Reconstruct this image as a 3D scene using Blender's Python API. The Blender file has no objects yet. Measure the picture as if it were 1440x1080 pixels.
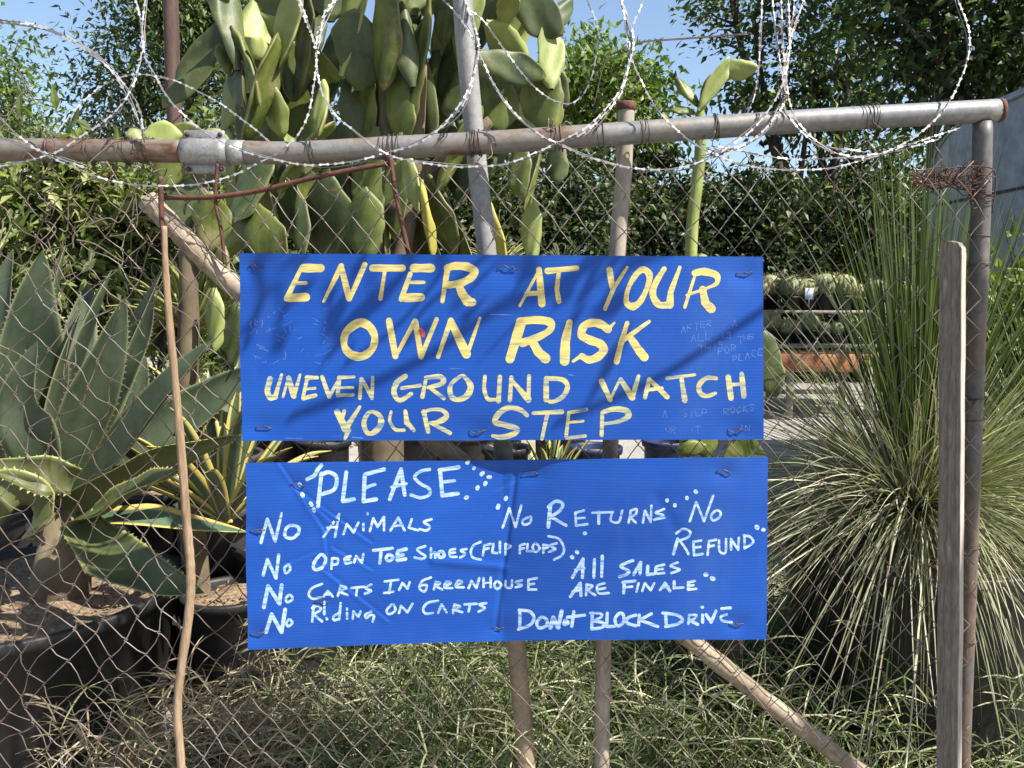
import bpy, math, random
import numpy as np
from mathutils import Matrix, Vector

# ------------------------------------------------------------------ camera, sky, sun, exposure
sc = bpy.context.scene
COL = sc.collection
FPX = 1130.0
PITCH = math.radians(6.5)
CAMZ = 1.55
cam_d = bpy.data.cameras.new('camera')
cam = bpy.data.objects.new('camera', cam_d)
COL.objects.link(cam)
cam.location = (0, 0, CAMZ)
cam.rotation_euler = (math.radians(90) - PITCH, 0, 0)
cam_d.sensor_fit = 'HORIZONTAL'
cam_d.sensor_width = 36
cam_d.lens = 36 * FPX / 1440
cam_d.clip_start = 0.05
cam_d.clip_end = 2000
sc.camera = cam

SUN = np.array([0.56, -0.30, 0.775])
SUN = SUN / np.linalg.norm(SUN)
elev = math.asin(SUN[2])
w = bpy.data.worlds.new('World')
sc.world = w
w.use_nodes = True
nt = w.node_tree
bg = nt.nodes['Background']
sky = nt.nodes.new('ShaderNodeTexSky')
sky.sky_type = 'NISHITA'
sky.sun_disc = False
sky.sun_elevation = elev
sky.sun_rotation = math.atan2(SUN[0], SUN[1])
sky.air_density = 1.0
sky.dust_density = 1.2
sky.ozone_density = 1.2
nt.links.new(sky.outputs[0], bg.inputs[0])
bg.inputs[1].default_value = 0.082
sl = bpy.data.lights.new('sun', 'SUN')
sl.energy = 5.0
sl.angle = math.radians(0.5)
sl.color = (1.0, 0.95, 0.87)
so = bpy.data.objects.new('sun', sl)
COL.objects.link(so)
so.rotation_euler = Vector(SUN).to_track_quat('Z', 'Y').to_euler()
so.location = (4, -2, 6)
sc.view_settings.view_transform = 'Standard'
sc.view_settings.look = 'None'
sc.view_settings.exposure = 1.38
sc.view_settings.gamma = 1

rng = np.random.default_rng(7)
random.seed(7)

# ------------------------------------------------------------------ helpers
_cp, _sp = math.cos(PITCH), math.sin(PITCH)
def P(px, py, d):
    """world point on the vertical plane Y=d that the photograph shows at (px,py)"""
    px = np.asarray(px, float); py = np.asarray(py, float); d = np.asarray(d, float)
    px, py, d = np.broadcast_arrays(px, py, d)
    x = px - 720; u = 540 - py
    dy = u * _sp + FPX * _cp
    dz = u * _cp - FPX * _sp
    t = d / dy
    return np.stack([x * t, dy * t, CAMZ + dz * t], -1)
def PX(d):       # metres per photo pixel at depth d
    return d / FPX
def nrm(v):
    v = np.asarray(v, float)
    return v / np.maximum(np.linalg.norm(v, axis=-1, keepdims=True), 1e-9)

def catmull(pts, n=8):
    pts = np.asarray(pts, float)
    if len(pts) < 3:
        t = np.linspace(0, 1, n + 1)[:, None]
        return pts[0] * (1 - t) + pts[-1] * t
    closed = np.allclose(pts[0], pts[-1])
    if closed:
        q = np.vstack([pts[-2], pts, pts[1]])
    else:
        q = np.vstack([2 * pts[0] - pts[1], pts, 2 * pts[-1] - pts[-2]])
    out = []
    t = np.linspace(0, 1, n, endpoint=False)[:, None]
    for i in range(1, len(q) - 2):
        a, b, c, d = q[i - 1], q[i], q[i + 1], q[i + 2]
        out.append(0.5 * ((2 * b) + (c - a) * t + (2 * a - 5 * b + 4 * c - d) * t**2 + (3 * b - a - 3 * c + d) * t**3))
    out.append(pts[-1:])
    return np.vstack(out)

def wloc(o):
    v = Vector((0, 0, 0))
    while o is not None:
        v = v + o.location
        o = o.parent
    return np.array(v)

class MB:
    """collects pieces and links them as ONE mesh object"""
    def __init__(s):
        s.V = []; s.Q = []; s.T = []; s.A = []; s.U = []; s.n = 0
    def add(s, v, quads=None, tris=None, tint=0.5, u=0.5):
        v = np.asarray(v, float).reshape(-1, 3)
        if quads is not None and len(quads): s.Q.append(np.asarray(quads, int).reshape(-1, 4) + s.n)
        if tris is not None and len(tris): s.T.append(np.asarray(tris, int).reshape(-1, 3) + s.n)
        s.V.append(v)
        s.A.append(np.broadcast_to(np.asarray(tint, float), (len(v),)))
        s.U.append(np.broadcast_to(np.asarray(u, float), (len(v),)))
        s.n += len(v)
        return s
    def mesh(s, name, off, smooth=True):
        V = np.vstack(s.V) - off
        Q = np.vstack(s.Q) if s.Q else np.zeros((0, 4), int)
        T = np.vstack(s.T) if s.T else np.zeros((0, 3), int)
        me = bpy.data.meshes.new(name)
        me.vertices.add(len(V)); me.vertices.foreach_set('co', V.astype(np.float32).ravel())
        loops = np.concatenate([Q.ravel(), T.ravel()])
        me.loops.add(len(loops)); me.loops.foreach_set('vertex_index', loops.astype(np.int32))
        np_ = len(Q) + len(T)
        tot = np.concatenate([np.full(len(Q), 4), np.full(len(T), 3)]).astype(np.int32)
        st = np.concatenate([[0], np.cumsum(tot)[:-1]]).astype(np.int32)
        me.polygons.add(np_)
        me.polygons.foreach_set('loop_start', st)
        me.polygons.foreach_set('loop_total', tot)
        me.polygons.foreach_set('use_smooth', np.full(np_, smooth))
        a = me.attributes.new('tint', 'FLOAT', 'POINT'); a.data.foreach_set('value', np.concatenate(s.A).astype(np.float32))
        a = me.attributes.new('across', 'FLOAT', 'POINT'); a.data.foreach_set('value', np.concatenate(s.U).astype(np.float32))
        me.update(calc_edges=True)
        return me
    def build(s, name, mat, parent=None, smooth=True):
        V = np.vstack(s.V)
        if parent is None:
            lo, hi = V.min(0), V.max(0)
            off = np.array([(lo[0] + hi[0]) / 2, (lo[1] + hi[1]) / 2, lo[2]])
        else:
            off = wloc(parent)
        me = s.mesh(name, off, smooth)
        me.materials.append(mat)
        o = bpy.data.objects.new(name, me); COL.objects.link(o)
        if parent is None: o.location = off
        else: o.parent = parent
        return o

def tag(o, label=None, cat=None, group=None, kind=None):
    if label: o['label'] = label
    if cat: o['category'] = cat
    if group: o['group'] = group
    if kind: o['kind'] = kind
    return o
def empty(name, loc, label, cat, group=None):
    o = bpy.data.objects.new(name, None); COL.objects.link(o)
    o.location = Vector([float(c) for c in loc]); o.empty_display_size = 0.05
    return tag(o, label, cat, group)
def copy_tree(o, parent=None):
    c = o.copy(); COL.objects.link(c)
    if parent is not None: c.parent = parent
    for ch in list(o.children): copy_tree(ch, c)
    return c

def tube(mb, path, r, sides=8, tint=0.5, cap=True, ref=None):
    p = np.asarray(path, float); n = len(p)
    r = np.broadcast_to(np.asarray(r, float), (n,))
    t = nrm(np.gradient(p, axis=0))
    if ref is None:
        a = np.array([0, 1.0, 0]) if abs(t[0][1]) < 0.8 else np.array([1.0, 0, 0])
        N = np.zeros((n, 3)); v = nrm(a - t[0] * np.dot(a, t[0]))
        for i in range(n):
            v = v - t[i] * np.dot(v, t[i]); v = v / max(np.linalg.norm(v), 1e-9); N[i] = v
    else:
        N = nrm(ref - t * (t @ np.asarray(ref, float))[:, None])
    B = np.cross(t, N)
    a = np.linspace(0, 2 * math.pi, sides, endpoint=False)
    v = p[:, None, :] + r[:, None, None] * (np.cos(a)[None, :, None] * N[:, None, :] + np.sin(a)[None, :, None] * B[:, None, :])
    i = np.arange(n - 1)[:, None] * sides; j = np.arange(sides)[None, :]; k = (j + 1) % sides
    q = np.stack([i + j, i + k, i + sides + k, i + sides + j], -1).reshape(-1, 4)
    v = v.reshape(-1, 3); tr = None
    if cap:
        v = np.vstack([v, p[0], p[-1]])
        jj = np.arange(sides); kk = (jj + 1) % sides; m = (n - 1) * sides
        tr = np.vstack([np.stack([np.full(sides, n * sides), kk, jj], -1), np.stack([np.full(sides, n * sides + 1), m + jj, m + kk], -1)])
    if np.ndim(tint): 
        tt = np.repeat(tint, sides); tint = np.concatenate([tt, [tt[0], tt[-1]]]) if cap else tt
    mb.add(v, q, tr, tint)
def box(mb, c, s, rot=None, tint=0.5, bev=0.0):
    """box with chamfered edges; c centre, s full sizes"""
    h = np.asarray(s, float) / 2; b = min(bev, h.min() * 0.6) if bev else 0
    if b:
        vs = []
        for sx in (-1, 1):
            for sy in (-1, 1):
                for sz in (-1, 1):
                    for ax in range(3):
                        p = np.array([sx, sy, sz]) * (h - b); p[ax] = (sx, sy, sz)[ax] * h[ax]; vs.append(p)
        V = np.array(vs)
        idx = lambda sx, sy, sz, ax: ((sx > 0) * 4 + (sy > 0) * 2 + (sz > 0)) * 3 + ax
        Q = []; T = []
        for ax in range(3):
            o1, o2 = [(1, 2), (2, 0), (0, 1)][ax]
            for s_ in (-1, 1):
                f = []
                for a, b2 in ((-1, -1), (1, -1), (1, 1), (-1, 1)):
                    g = [0, 0, 0]; g[ax] = s_; g[o1] = a; g[o2] = b2; f.append(idx(*g, ax))
                Q.append(f if s_ > 0 else f[::-1])
            for a in (-1, 1):
                for b2 in (-1, 1):
                    g0 = [0, 0, 0]; g0[ax] = -1; g0[o1] = a; g0[o2] = b2
                    g1 = list(g0); g1[ax] = 1
                    f = [idx(*g0, o1), idx(*g1, o1), idx(*g1, o2), idx(*g0, o2)]
                    Q.append(f if a * b2 < 0 else f[::-1])
        for sx in (-1, 1):
            for sy in (-1, 1):
                for sz in (-1, 1):
                    f = [idx(sx, sy, sz, 0), idx(sx, sy, sz, 1), idx(sx, sy, sz, 2)]
                    T.append(f if sx * sy * sz > 0 else f[::-1])
    else:
        V = np.array([[x, y, z] for x in (-h[0], h[0]) for y in (-h[1], h[1]) for z in (-h[2], h[2])])
        Q = [[0, 1, 3, 2], [4, 6, 7, 5], [0, 4, 5, 1], [2, 3, 7, 6], [0, 2, 6, 4], [1, 5, 7, 3]]; T = None
    if rot is not None: V = V @ np.array(rot).T
    mb.add(V + np.asarray(c, float), Q, T, tint)
def lathe(mb, c, prof, sides=32, tint=0.5, wob=0.0, tilt=None):
    prof = np.asarray(prof, float); n = len(prof)
    a = np.linspace(0, 2 * math.pi, sides, endpoint=False)
    k = 1 + wob * np.sin(a * 2 + 1.3) + wob * 0.5 * np.sin(a * 5)
    v = np.stack([prof[:, :1] * (np.cos(a) * k)[None], prof[:, :1] * (np.sin(a) * k)[None], np.repeat(prof[:, 1:2], sides, 1)], -1).reshape(-1, 3)
    if tilt is not None: v = v @ np.array(tilt).T
    i = np.arange(n - 1)[:, None] * sides; j = np.arange(sides)[None]; kk = (j + 1) % sides
    q = np.stack([i + j, i + kk, i + sides + kk, i + sides + j], -1).reshape(-1, 4)
    mb.add(v + np.asarray(c, float), q, None, tint)
def blades(mb, base, d, L, width, droop, segs=6, tint=0.5, twist=0.5, minz=0.01, curl=0.0):
    """many ribbon leaves at once; they bend down under their own weight"""
    N = len(base); L = np.broadcast_to(L, (N,)); width = np.broadcast_to(width, (N,)); droop = np.broadcast_to(droop, (N,))
    d = nrm(d); t = np.linspace(0, 1, segs + 1)
    side = nrm(np.cross(d, rng.normal(size=(N, 3)) * twist + np.array([0.05, 0.02, 1.0]) + rng.normal(size=(N, 1)) * 0.01))
    wob = rng.normal(size=(N, 1, 3)) * curl
    p = base[:, None, :] + d[:, None, :] * (L[:, None] * t)[:, :, None] + wob * (L[:, None] * t**2)[:, :, None]
    p[:, :, 2] -= droop[:, None] * L[:, None] * (t**2)[None]
    # keep arc length about right for strong droop
    p[:, :, 2] = np.maximum(p[:, :, 2], minz)
    wd = (0.5 * width)[:, None] * np.minimum(1, (1 - t) * 3.2 + 0.06)[None] * (0.75 + 0.25 * np.minimum(1, t * 6))[None]
    v = np.stack([p - side[:, None, :] * wd[:, :, None], p + side[:, None, :] * wd[:, :, None]], 2)
    v = v.reshape(-1, 3); m = (segs + 1) * 2
    o = np.arange(N)[:, None] * m; k = np.arange(segs)[None] * 2
    q = np.stack([o + k, o + k + 1, o + k + 3, o + k + 2], -1).reshape(-1, 4)
    ti = np.repeat(np.broadcast_to(tint, (N,)), m)
    mb.add(v, q, None, ti, np.tile(np.repeat(t, 2), N))
def leaves(mb, pos, ax, nr, L, W, tint, fold=0.18):
    """many small folded leaves (six points each)"""
    N = len(pos); ax = nrm(ax); s = nrm(np.cross(ax, nr)); n = np.cross(s, ax)
    L = np.broadcast_to(L, (N,))[:, None]; W = np.broadcast_to(W, (N,))[:, None]
    a = pos; b = pos + ax * L
    m1 = pos + ax * L * 0.38
    v = np.stack([a, m1 - s * W * 0.5 + n * W * fold, m1 + s * W * 0.5 + n * W * fold, b - n * L * 0.12, m1], 1).reshape(-1, 3)
    o = np.arange(N)[:, None] * 5
    tr = np.concatenate([o + np.array([[0, 4, 1]]), o + np.array([[0, 2, 4]]), o + np.array([[1, 4, 3]]), o + np.array([[4, 2, 3]])])
    mb.add(v, None, tr, np.repeat(np.broadcast_to(tint, (N,)), 5))

# ------------------------------------------------------------------ materials
KC = 0.72      # every surface colour below is noted a little too pale
def kc(c): return tuple(v * KC for v in c)
def ks(st): return [(p, kc(c)) for p, c in st]
def newmat(name):
    m = bpy.data.materials.new(name); m.use_nodes = True
    nt = m.node_tree; return m, nt, nt.nodes['Principled BSDF'], nt.links
def noise(nt, scale, detail=6, rough=0.6, coord='Object', vec_scale=None):
    tc = nt.nodes.new('ShaderNodeTexCoord'); n = nt.nodes.new('ShaderNodeTexNoise')
    n.inputs['Scale'].default_value = scale; n.inputs['Detail'].default_value = detail; n.inputs['Roughness'].default_value = rough
    if vec_scale is not None:
        mp = nt.nodes.new('ShaderNodeMapping'); mp.inputs['Scale'].default_value = vec_scale
        nt.links.new(tc.outputs[coord], mp.inputs[0]); nt.links.new(mp.outputs[0], n.inputs[0])
    else:
        nt.links.new(tc.outputs[coord], n.inputs[0])
    return n
def ramp(nt, src, stops):
    r = nt.nodes.new('ShaderNodeValToRGB'); e = r.color_ramp.elements
    while len(e) < len(stops): e.new(0.5)
    for i, (p, c) in enumerate(stops):
        e[i].position = p; e[i].color = (*c, 1) if len(c) == 3 else c
    nt.links.new(src, r.inputs[0]); return r
def mixc(nt, fac, a, b, mode='MIX'):
    m = nt.nodes.new('ShaderNodeMix'); m.data_type = 'RGBA'; m.blend_type = mode
    for i, s in ((0, fac), (6, a), (7, b)):
        if hasattr(s, 'is_linked') or hasattr(s, 'links'): nt.links.new(s, m.inputs[i])
        elif i == 0: m.inputs[0].default_value = s
        else: m.inputs[i].default_value = (*s, 1)
    return m.outputs[2]
def bump(nt, bs, h, strength=0.4, dist=0.004):
    b = nt.nodes.new('ShaderNodeBump'); b.inputs['Strength'].default_value = strength; b.inputs['Distance'].default_value = dist
    nt.links.new(h, b.inputs['Height']); nt.links.new(b.outputs[0], bs.inputs['Normal'])
def mat2(name, stops, scale=12, rough=0.6, metal=0.0, vec_scale=None, bstr=0.3, bdist=0.003, spec=0.4, fine=None, detail=7):
    """two or more colours laid out by noise, with bump"""
    m, nt, b, L = newmat(name)
    n = noise(nt, scale, detail, 0.62, vec_scale=vec_scale)
    r = ramp(nt, n.outputs[0], ks(stops)); c = r.outputs[0]
    if fine:
        n2 = noise(nt, fine, 4, 0.7, vec_scale=vec_scale)
        g = ramp(nt, n2.outputs[0], [(0.3, (0.62, 0.62, 0.62)), (0.7, (1.15, 1.15, 1.15))])
        c = mixc(nt, 1.0, c, g.outputs[0], 'MULTIPLY')
    L.new(c, b.inputs['Base Color'])
    b.inputs['Roughness'].default_value = rough; b.inputs['Metallic'].default_value = metal
    b.inputs['Specular IOR Level'].default_value = spec
    if bstr: bump(nt, b, n.outputs[0], bstr, bdist)
    return m
def mat_leaf(name, dark, light, trans=0.3, rough=0.5, spec=0.35, third=None):
    """leaf colour varies from leaf to leaf; light passes through"""
    m, nt, b, L = newmat(name)
    a = nt.nodes.new('ShaderNodeAttribute'); a.attribute_name = 'tint'
    st = [(0.0, dark), (1.0, light)] if third is None else [(0.0, dark), (0.72, light), (1.0, third)]
    r = ramp(nt, a.outputs['Fac'], ks(st))
    L.new(r.outputs[0], b.inputs['Base Color'])
    b.inputs['Roughness'].default_value = rough; b.inputs['Specular IOR Level'].default_value = spec
    tr = nt.nodes.new('ShaderNodeBsdfTranslucent')
    g = mixc(nt, 1.0, r.outputs[0], (1.25, 1.45, 0.6), 'MULTIPLY'); L.new(g, tr.inputs[0])
    mx = nt.nodes.new('ShaderNodeMixShader'); mx.inputs[0].default_value = trans
    L.new(b.outputs[0], mx.inputs[1]); L.new(tr.outputs[0], mx.inputs[2])
    L.new(mx.outputs[0], nt.nodes['Material Output'].inputs[0])
    return m
def mat_succulent(name, c1, c2, edge=None, scale=6, stripes=False, rough=0.5, dots=False, trans=0.0, rim=None):
    """thick waxy leaf; 'across' runs 0..1 over the width so that margins and stripes have their own colour"""
    m, nt, b, L = newmat(name)
    n = noise(nt, scale, 6, 0.6)
    n0 = noise(nt, 14, 5, 0.7, vec_scale=(1, 1, .12)); n1 = mixc(nt, 0.35, n.outputs[0], n0.outputs[0])
    c = ramp(nt, n1, [(0.38, kc(c1)), (0.62, kc(c2))]).outputs[0]
    if edge is not None:
        a = nt.nodes.new('ShaderNodeAttribute'); a.attribute_name = 'across'
        ed = ramp(nt, a.outputs['Fac'], [(0.0, (1, 1, 1)), (0.13, (1, 1, 1)), (0.2, (0, 0, 0)), (0.8, (0, 0, 0)), (0.87, (1, 1, 1)), (1.0, (1, 1, 1))] if stripes else
                  [(0.0, (1, 1, 1)), (0.05, (0, 0, 0)), (0.95, (0, 0, 0)), (1.0, (1, 1, 1))])
        c = mixc(nt, ed.outputs[0], c, kc(edge))
    if rim is not None:
        a = nt.nodes.new('ShaderNodeAttribute'); a.attribute_name = 'across'
        ed = ramp(nt, a.outputs['Fac'], [(0.80, (0, 0, 0)), (0.97, (.75, .75, .75))]); c = mixc(nt, ed.outputs[0], c, kc(rim))
    if dots:
        tc = nt.nodes.new('ShaderNodeTexCoord'); v = nt.nodes.new('ShaderNodeTexVoronoi'); v.inputs['Scale'].default_value = 44
        L.new(tc.outputs['Object'], v.inputs[0])
        dd = ramp(nt, v.outputs[0], [(0.06, (0.6, 0.6, 0.6)), (0.12, (0, 0, 0))])
        c = mixc(nt, dd.outputs[0], c, (0.20, 0.18, 0.09))
        n3 = noise(nt, 5.0, 6, 0.65); sc_ = ramp(nt, n3.outputs[0], [(0.58, (0, 0, 0)), (0.70, (.8, .8, .8))])
        c = mixc(nt, sc_.outputs[0], c, (0.19, 0.165, 0.075))
    L.new(c, b.inputs['Base Color'])
    b.inputs['Roughness'].default_value = rough; b.inputs['Specular IOR Level'].default_value = 0.35
    bump(nt, b, n.outputs[0], 0.45, 0.008)
    if trans:
        tr = nt.nodes.new('ShaderNodeBsdfTranslucent'); L.new(c, tr.inputs[0])
        mx = nt.nodes.new('ShaderNodeMixShader'); mx.inputs[0].default_value = trans
        L.new(b.outputs[0], mx.inputs[1]); L.new(tr.outputs[0], mx.inputs[2]); L.new(mx.outputs[0], nt.nodes['Material Output'].inputs[0])
    return m

def mat_rail():
    m, nt, b, L = newmat('galvanised_rusty_pipe')
    n1 = noise(nt, 5, 8, 0.65, vec_scale=(1.0, 2.5, 2.5)); n2 = noise(nt, 60, 4, 0.6)
    tc = nt.nodes.new('ShaderNodeTexCoord'); sx = nt.nodes.new('ShaderNodeSeparateXYZ'); L.new(tc.outputs['Object'], sx.inputs[0])
    grey = ramp(nt, n2.outputs[0], [(0.3, (0.115, 0.118, 0.12)), (0.7, (0.215, 0.22, 0.225))]).outputs[0]
    mr = nt.nodes.new('ShaderNodeMapRange'); mr.inputs[1].default_value = -1.2; mr.inputs[2].default_value = 1.0; mr.inputs[3].default_value = 0.15; mr.inputs[4].default_value = -0.16
    L.new(sx.outputs[0], mr.inputs[0])
    ad = nt.nodes.new('ShaderNodeMath'); L.new(n1.outputs[0], ad.inputs[0]); L.new(mr.outputs[0], ad.inputs[1])
    ru = ramp(nt, ad.outputs[0], [(0.55, (0, 0, 0)), (0.66, (1, 1, 1))]).outputs[0]
    rust = ramp(nt, n2.outputs[0], [(0.3, (0.055, 0.024, 0.014)), (0.7, (0.155, 0.062, 0.032))]).outputs[0]
    tan = ramp(nt, ad.outputs[0], [(0.36, (0, 0, 0)), (0.56, (0.75, 0.75, 0.75))]).outputs[0]
    c = mixc(nt, tan, grey, (0.165, 0.135, 0.10)); c = mixc(nt, ru, c, rust)
    L.new(c, b.inputs['Base Color'])
    b.inputs['Roughness'].default_value = 0.5; b.inputs['Metallic'].default_value = 0.25
    bump(nt, b, n2.outputs[0], 0.25, 0.001)
    return m

def mat_sign():
    m, nt, b, L = newmat('blue_corrugated_plastic')
    tc = nt.nodes.new('ShaderNodeTexCoord'); w = nt.nodes.new('ShaderNodeTexWave'); w.wave_type = 'BANDS'; w.bands_direction = 'Z'
    w.inputs['Scale'].default_value = 0.5 * 2 * math.pi / 20 / 0.0057 * 10 / (2 * math.pi) ; w.inputs['Distortion'].default_value = 0.25; w.inputs['Detail'].default_value = 1; w.inputs['Detail Scale'].default_value = 0.3
    L.new(tc.outputs['Object'], w.inputs[0])
    n1 = noise(nt, 4, 5, 0.6, vec_scale=(1, 1, 1.6)); n2 = noise(nt, 30, 5, 0.7, vec_scale=(0.5, 1, 4)); n3 = noise(nt, 90, 3, 0.7)
    c = ramp(nt, n1.outputs[0], [(0.3, (0.0060, 0.050, 0.262)), (0.7, (0.0095, 0.066, 0.318))]).outputs[0]
    st = ramp(nt, w.outputs[0], [(0.0, (0.90, 0.90, 0.91)), (0.4, (1.0, 1.0, 1.0)), (1.0, (1.04, 1.04, 1.03))]).outputs[0]
    c = mixc(nt, 0.9, c, st, 'MULTIPLY')
    f = ramp(nt, n2.outputs[0], [(0.60, (0, 0, 0)), (0.78, (0.35, 0.35, 0.35))]).outputs[0]
    c = mixc(nt, f, c, (0.035, 0.10, 0.34))
    sp = ramp(nt, n3.outputs[0], [(0.74, (0, 0, 0)), (0.80, (0.7, 0.7, 0.7))]).outputs[0]
    c = mixc(nt, sp, c, (0.10, 0.19, 0.42))
    n4 = noise(nt, 2.2, 6, 0.7, vec_scale=(1.6, 1, .5)); st4 = ramp(nt, n4.outputs[0], [(0.52, (0, 0, 0)), (0.75, (.22, .22, .22))]).outputs[0]
    c = mixc(nt, st4, c, (0.065, 0.115, 0.25))
    L.new(c, b.inputs['Base Color']); b.inputs['Roughness'].default_value = 0.45; b.inputs['Specular IOR Level'].default_value = 0.22
    bump(nt, b, w.outputs[0], 0.10, 0.0010)
    return m
def mat_paint(name, c1, c2, c3, c4, thin=0.0):
    m, nt, b, L = newmat(name)
    n = noise(nt, 40, 5, 0.7, vec_scale=(0.45, 1, 4)); n2 = noise(nt, 14, 3, 0.6)
    c = ramp(nt, n.outputs[0], [(0.30 + thin, c4), (0.41 + thin, c3), (0.50 + thin, c1), (0.62 + thin, c2)]).outputs[0]
    g = ramp(nt, n2.outputs[0], [(0.3, (0.86, 0.86, 0.9)), (0.7, (1.04, 1.04, 1.04))]).outputs[0]
    c = mixc(nt, 1.0, c, g, 'MULTIPLY')
    L.new(c, b.inputs['Base Color']); b.inputs['Roughness'].default_value = 0.45; b.inputs['Specular IOR Level'].default_value = 0.3
    return m

M = {}
M['rail'] = mat_rail()
M['sign'] = mat_sign()
M['yellow'] = mat_paint('yellow_brush_paint', (0.52, 0.42, 0.125), (0.60, 0.52, 0.20), (0.40, 0.35, 0.16), (0.13, 0.18, 0.24))
M['yellow_thin'] = mat_paint('thin_yellow_brush_paint', (0.47, 0.42, 0.165), (0.58, 0.52, 0.23), (0.26, 0.29, 0.25), (0.06, 0.13, 0.28), 0.035)
M['white'] = mat_paint('white_marker_paint', (0.30, 0.43, 0.62), (0.45, 0.55, 0.68), (0.16, 0.28, 0.52), (0.05, 0.13, 0.37))
M['faint'] = mat_paint('faint_worn_marker', (0.045, 0.11, 0.36), (0.085, 0.16, 0.41), (0.03, 0.09, 0.32), (0.015, 0.075, 0.31))
M['red'] = mat2('red_paint_blot', [(0.4, (0.55, 0.05, 0.06)), (0.6, (0.65, 0.12, 0.12))], 60)
M['post'] = mat2('rust_stained_post_pipe', [(0.28, (0.09, 0.045, 0.028)), (0.45, (0.17, 0.125, 0.095)), (0.58, (0.12, 0.115, 0.115)), (0.75, (0.24, 0.20, 0.17))], 5, 0.55, 0.15, vec_scale=(1, 1, 0.6), fine=70, bstr=0.3)
M['cut_end'] = mat2('dark_rusty_cut_end', [(0.3, (0.06, 0.022, 0.014)), (0.7, (0.17, 0.06, 0.035))], 50, 0.85)
M['galv'] = mat2('galvanised_steel', [(0.3, (0.26, 0.26, 0.265)), (0.7, (0.42, 0.42, 0.42))], 25, 0.42, 0.35, bstr=0.1, fine=140)
M['razor'] = mat2('razor_wire_steel', [(0.3, (0.24, 0.24, 0.25)), (0.48, (0.44, 0.44, 0.45)), (0.60, (0.26, 0.21, 0.18)), (0.75, (0.17, 0.095, 0.065))], 5, 0.5, 0.4, bstr=0.0)
M['razor_core'] = mat2('dull_core_wire', [(0.3, (0.13, 0.13, 0.135)), (0.5, (0.26, 0.26, 0.265)), (0.65, (0.20, 0.14, 0.11))], 6, 0.5, 0.3, bstr=0.0)
M['blade'] = mat2('razor_blade_steel', [(0.3, (0.34, 0.34, 0.35)), (0.52, (0.56, 0.56, 0.57)), (0.66, (0.27, 0.20, 0.16))], 5, 0.5, 0.15, bstr=0.0)
M['chain'] = mat2('weathered_fence_wire', [(0.3, (0.075, 0.048, 0.036)), (0.5, (0.17, 0.13, 0.105)), (0.7, (0.34, 0.31, 0.28))], 5, 0.5, 0.3, bstr=0.0)
M['rust'] = mat2('rusty_iron', [(0.3, (0.060, 0.022, 0.016)), (0.6, (0.135, 0.050, 0.032)), (0.8, (0.20, 0.105, 0.07))], 30, 0.8, 0.0, fine=120, bstr=0.4)
M['tie'] = mat2('dark_tie_wire', [(0.3, (0.05, 0.035, 0.03)), (0.7, (0.17, 0.13, 0.11))], 50, 0.5, 0.4)
M['pole_grey'] = mat2('grey_weathered_pipe', [(0.25, (0.11, 0.075, 0.05)), (0.42, (0.19, 0.155, 0.125)), (0.6, (0.24, 0.23, 0.225)), (0.75, (0.29, 0.29, 0.29))], 4, 0.6, 0.1, vec_scale=(1, 1, 0.35), fine=80, bstr=0.25)
M['pole_tan'] = mat2('tan_weathered_pipe', [(0.25, (0.25, 0.195, 0.14)), (0.6, (0.46, 0.40, 0.325)), (0.8, (0.28, 0.15, 0.09))], 7, 0.6, 0.05, vec_scale=(1, 1, 0.3), fine=90, bstr=0.25)
M['bamboo'] = mat2('weathered_bare_branch', [(0.25, (0.14, 0.095, 0.06)), (0.5, (0.34, 0.265, 0.185)), (0.75, (0.46, 0.39, 0.30))], 10, 0.65, 0, fine=70, bstr=0.5)
M['lath'] = mat2('raw_wooden_lath', [(0.25, (0.17, 0.105, 0.06)), (0.5, (0.34, 0.235, 0.14)), (0.8, (0.47, 0.35, 0.24))], 14, 0.75, 0, vec_scale=(5, 5, 0.5), fine=70, bstr=0.6)
M['plank'] = mat2('grey_weathered_plank', [(0.3, (0.10, 0.083, 0.068)), (0.46, (0.27, 0.232, 0.195)), (0.56, (0.19, 0.162, 0.135)), (0.75, (0.42, 0.375, 0.33))], 9, 0.85, 0, vec_scale=(5, 5, 0.7), fine=45, bstr=0.9, bdist=0.004)
M['sunlit_edge'] = mat2('painted_sunlit_edge', [(0.3, (0.30, 0.25, 0.20)), (0.5, (0.50, 0.45, 0.39)), (0.7, (0.34, 0.29, 0.245))], 9, 0.85, 0, vec_scale=(5, 5, .5), fine=50, bstr=0.5)  # paler tone paints the sunlight on the plank's side face
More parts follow.
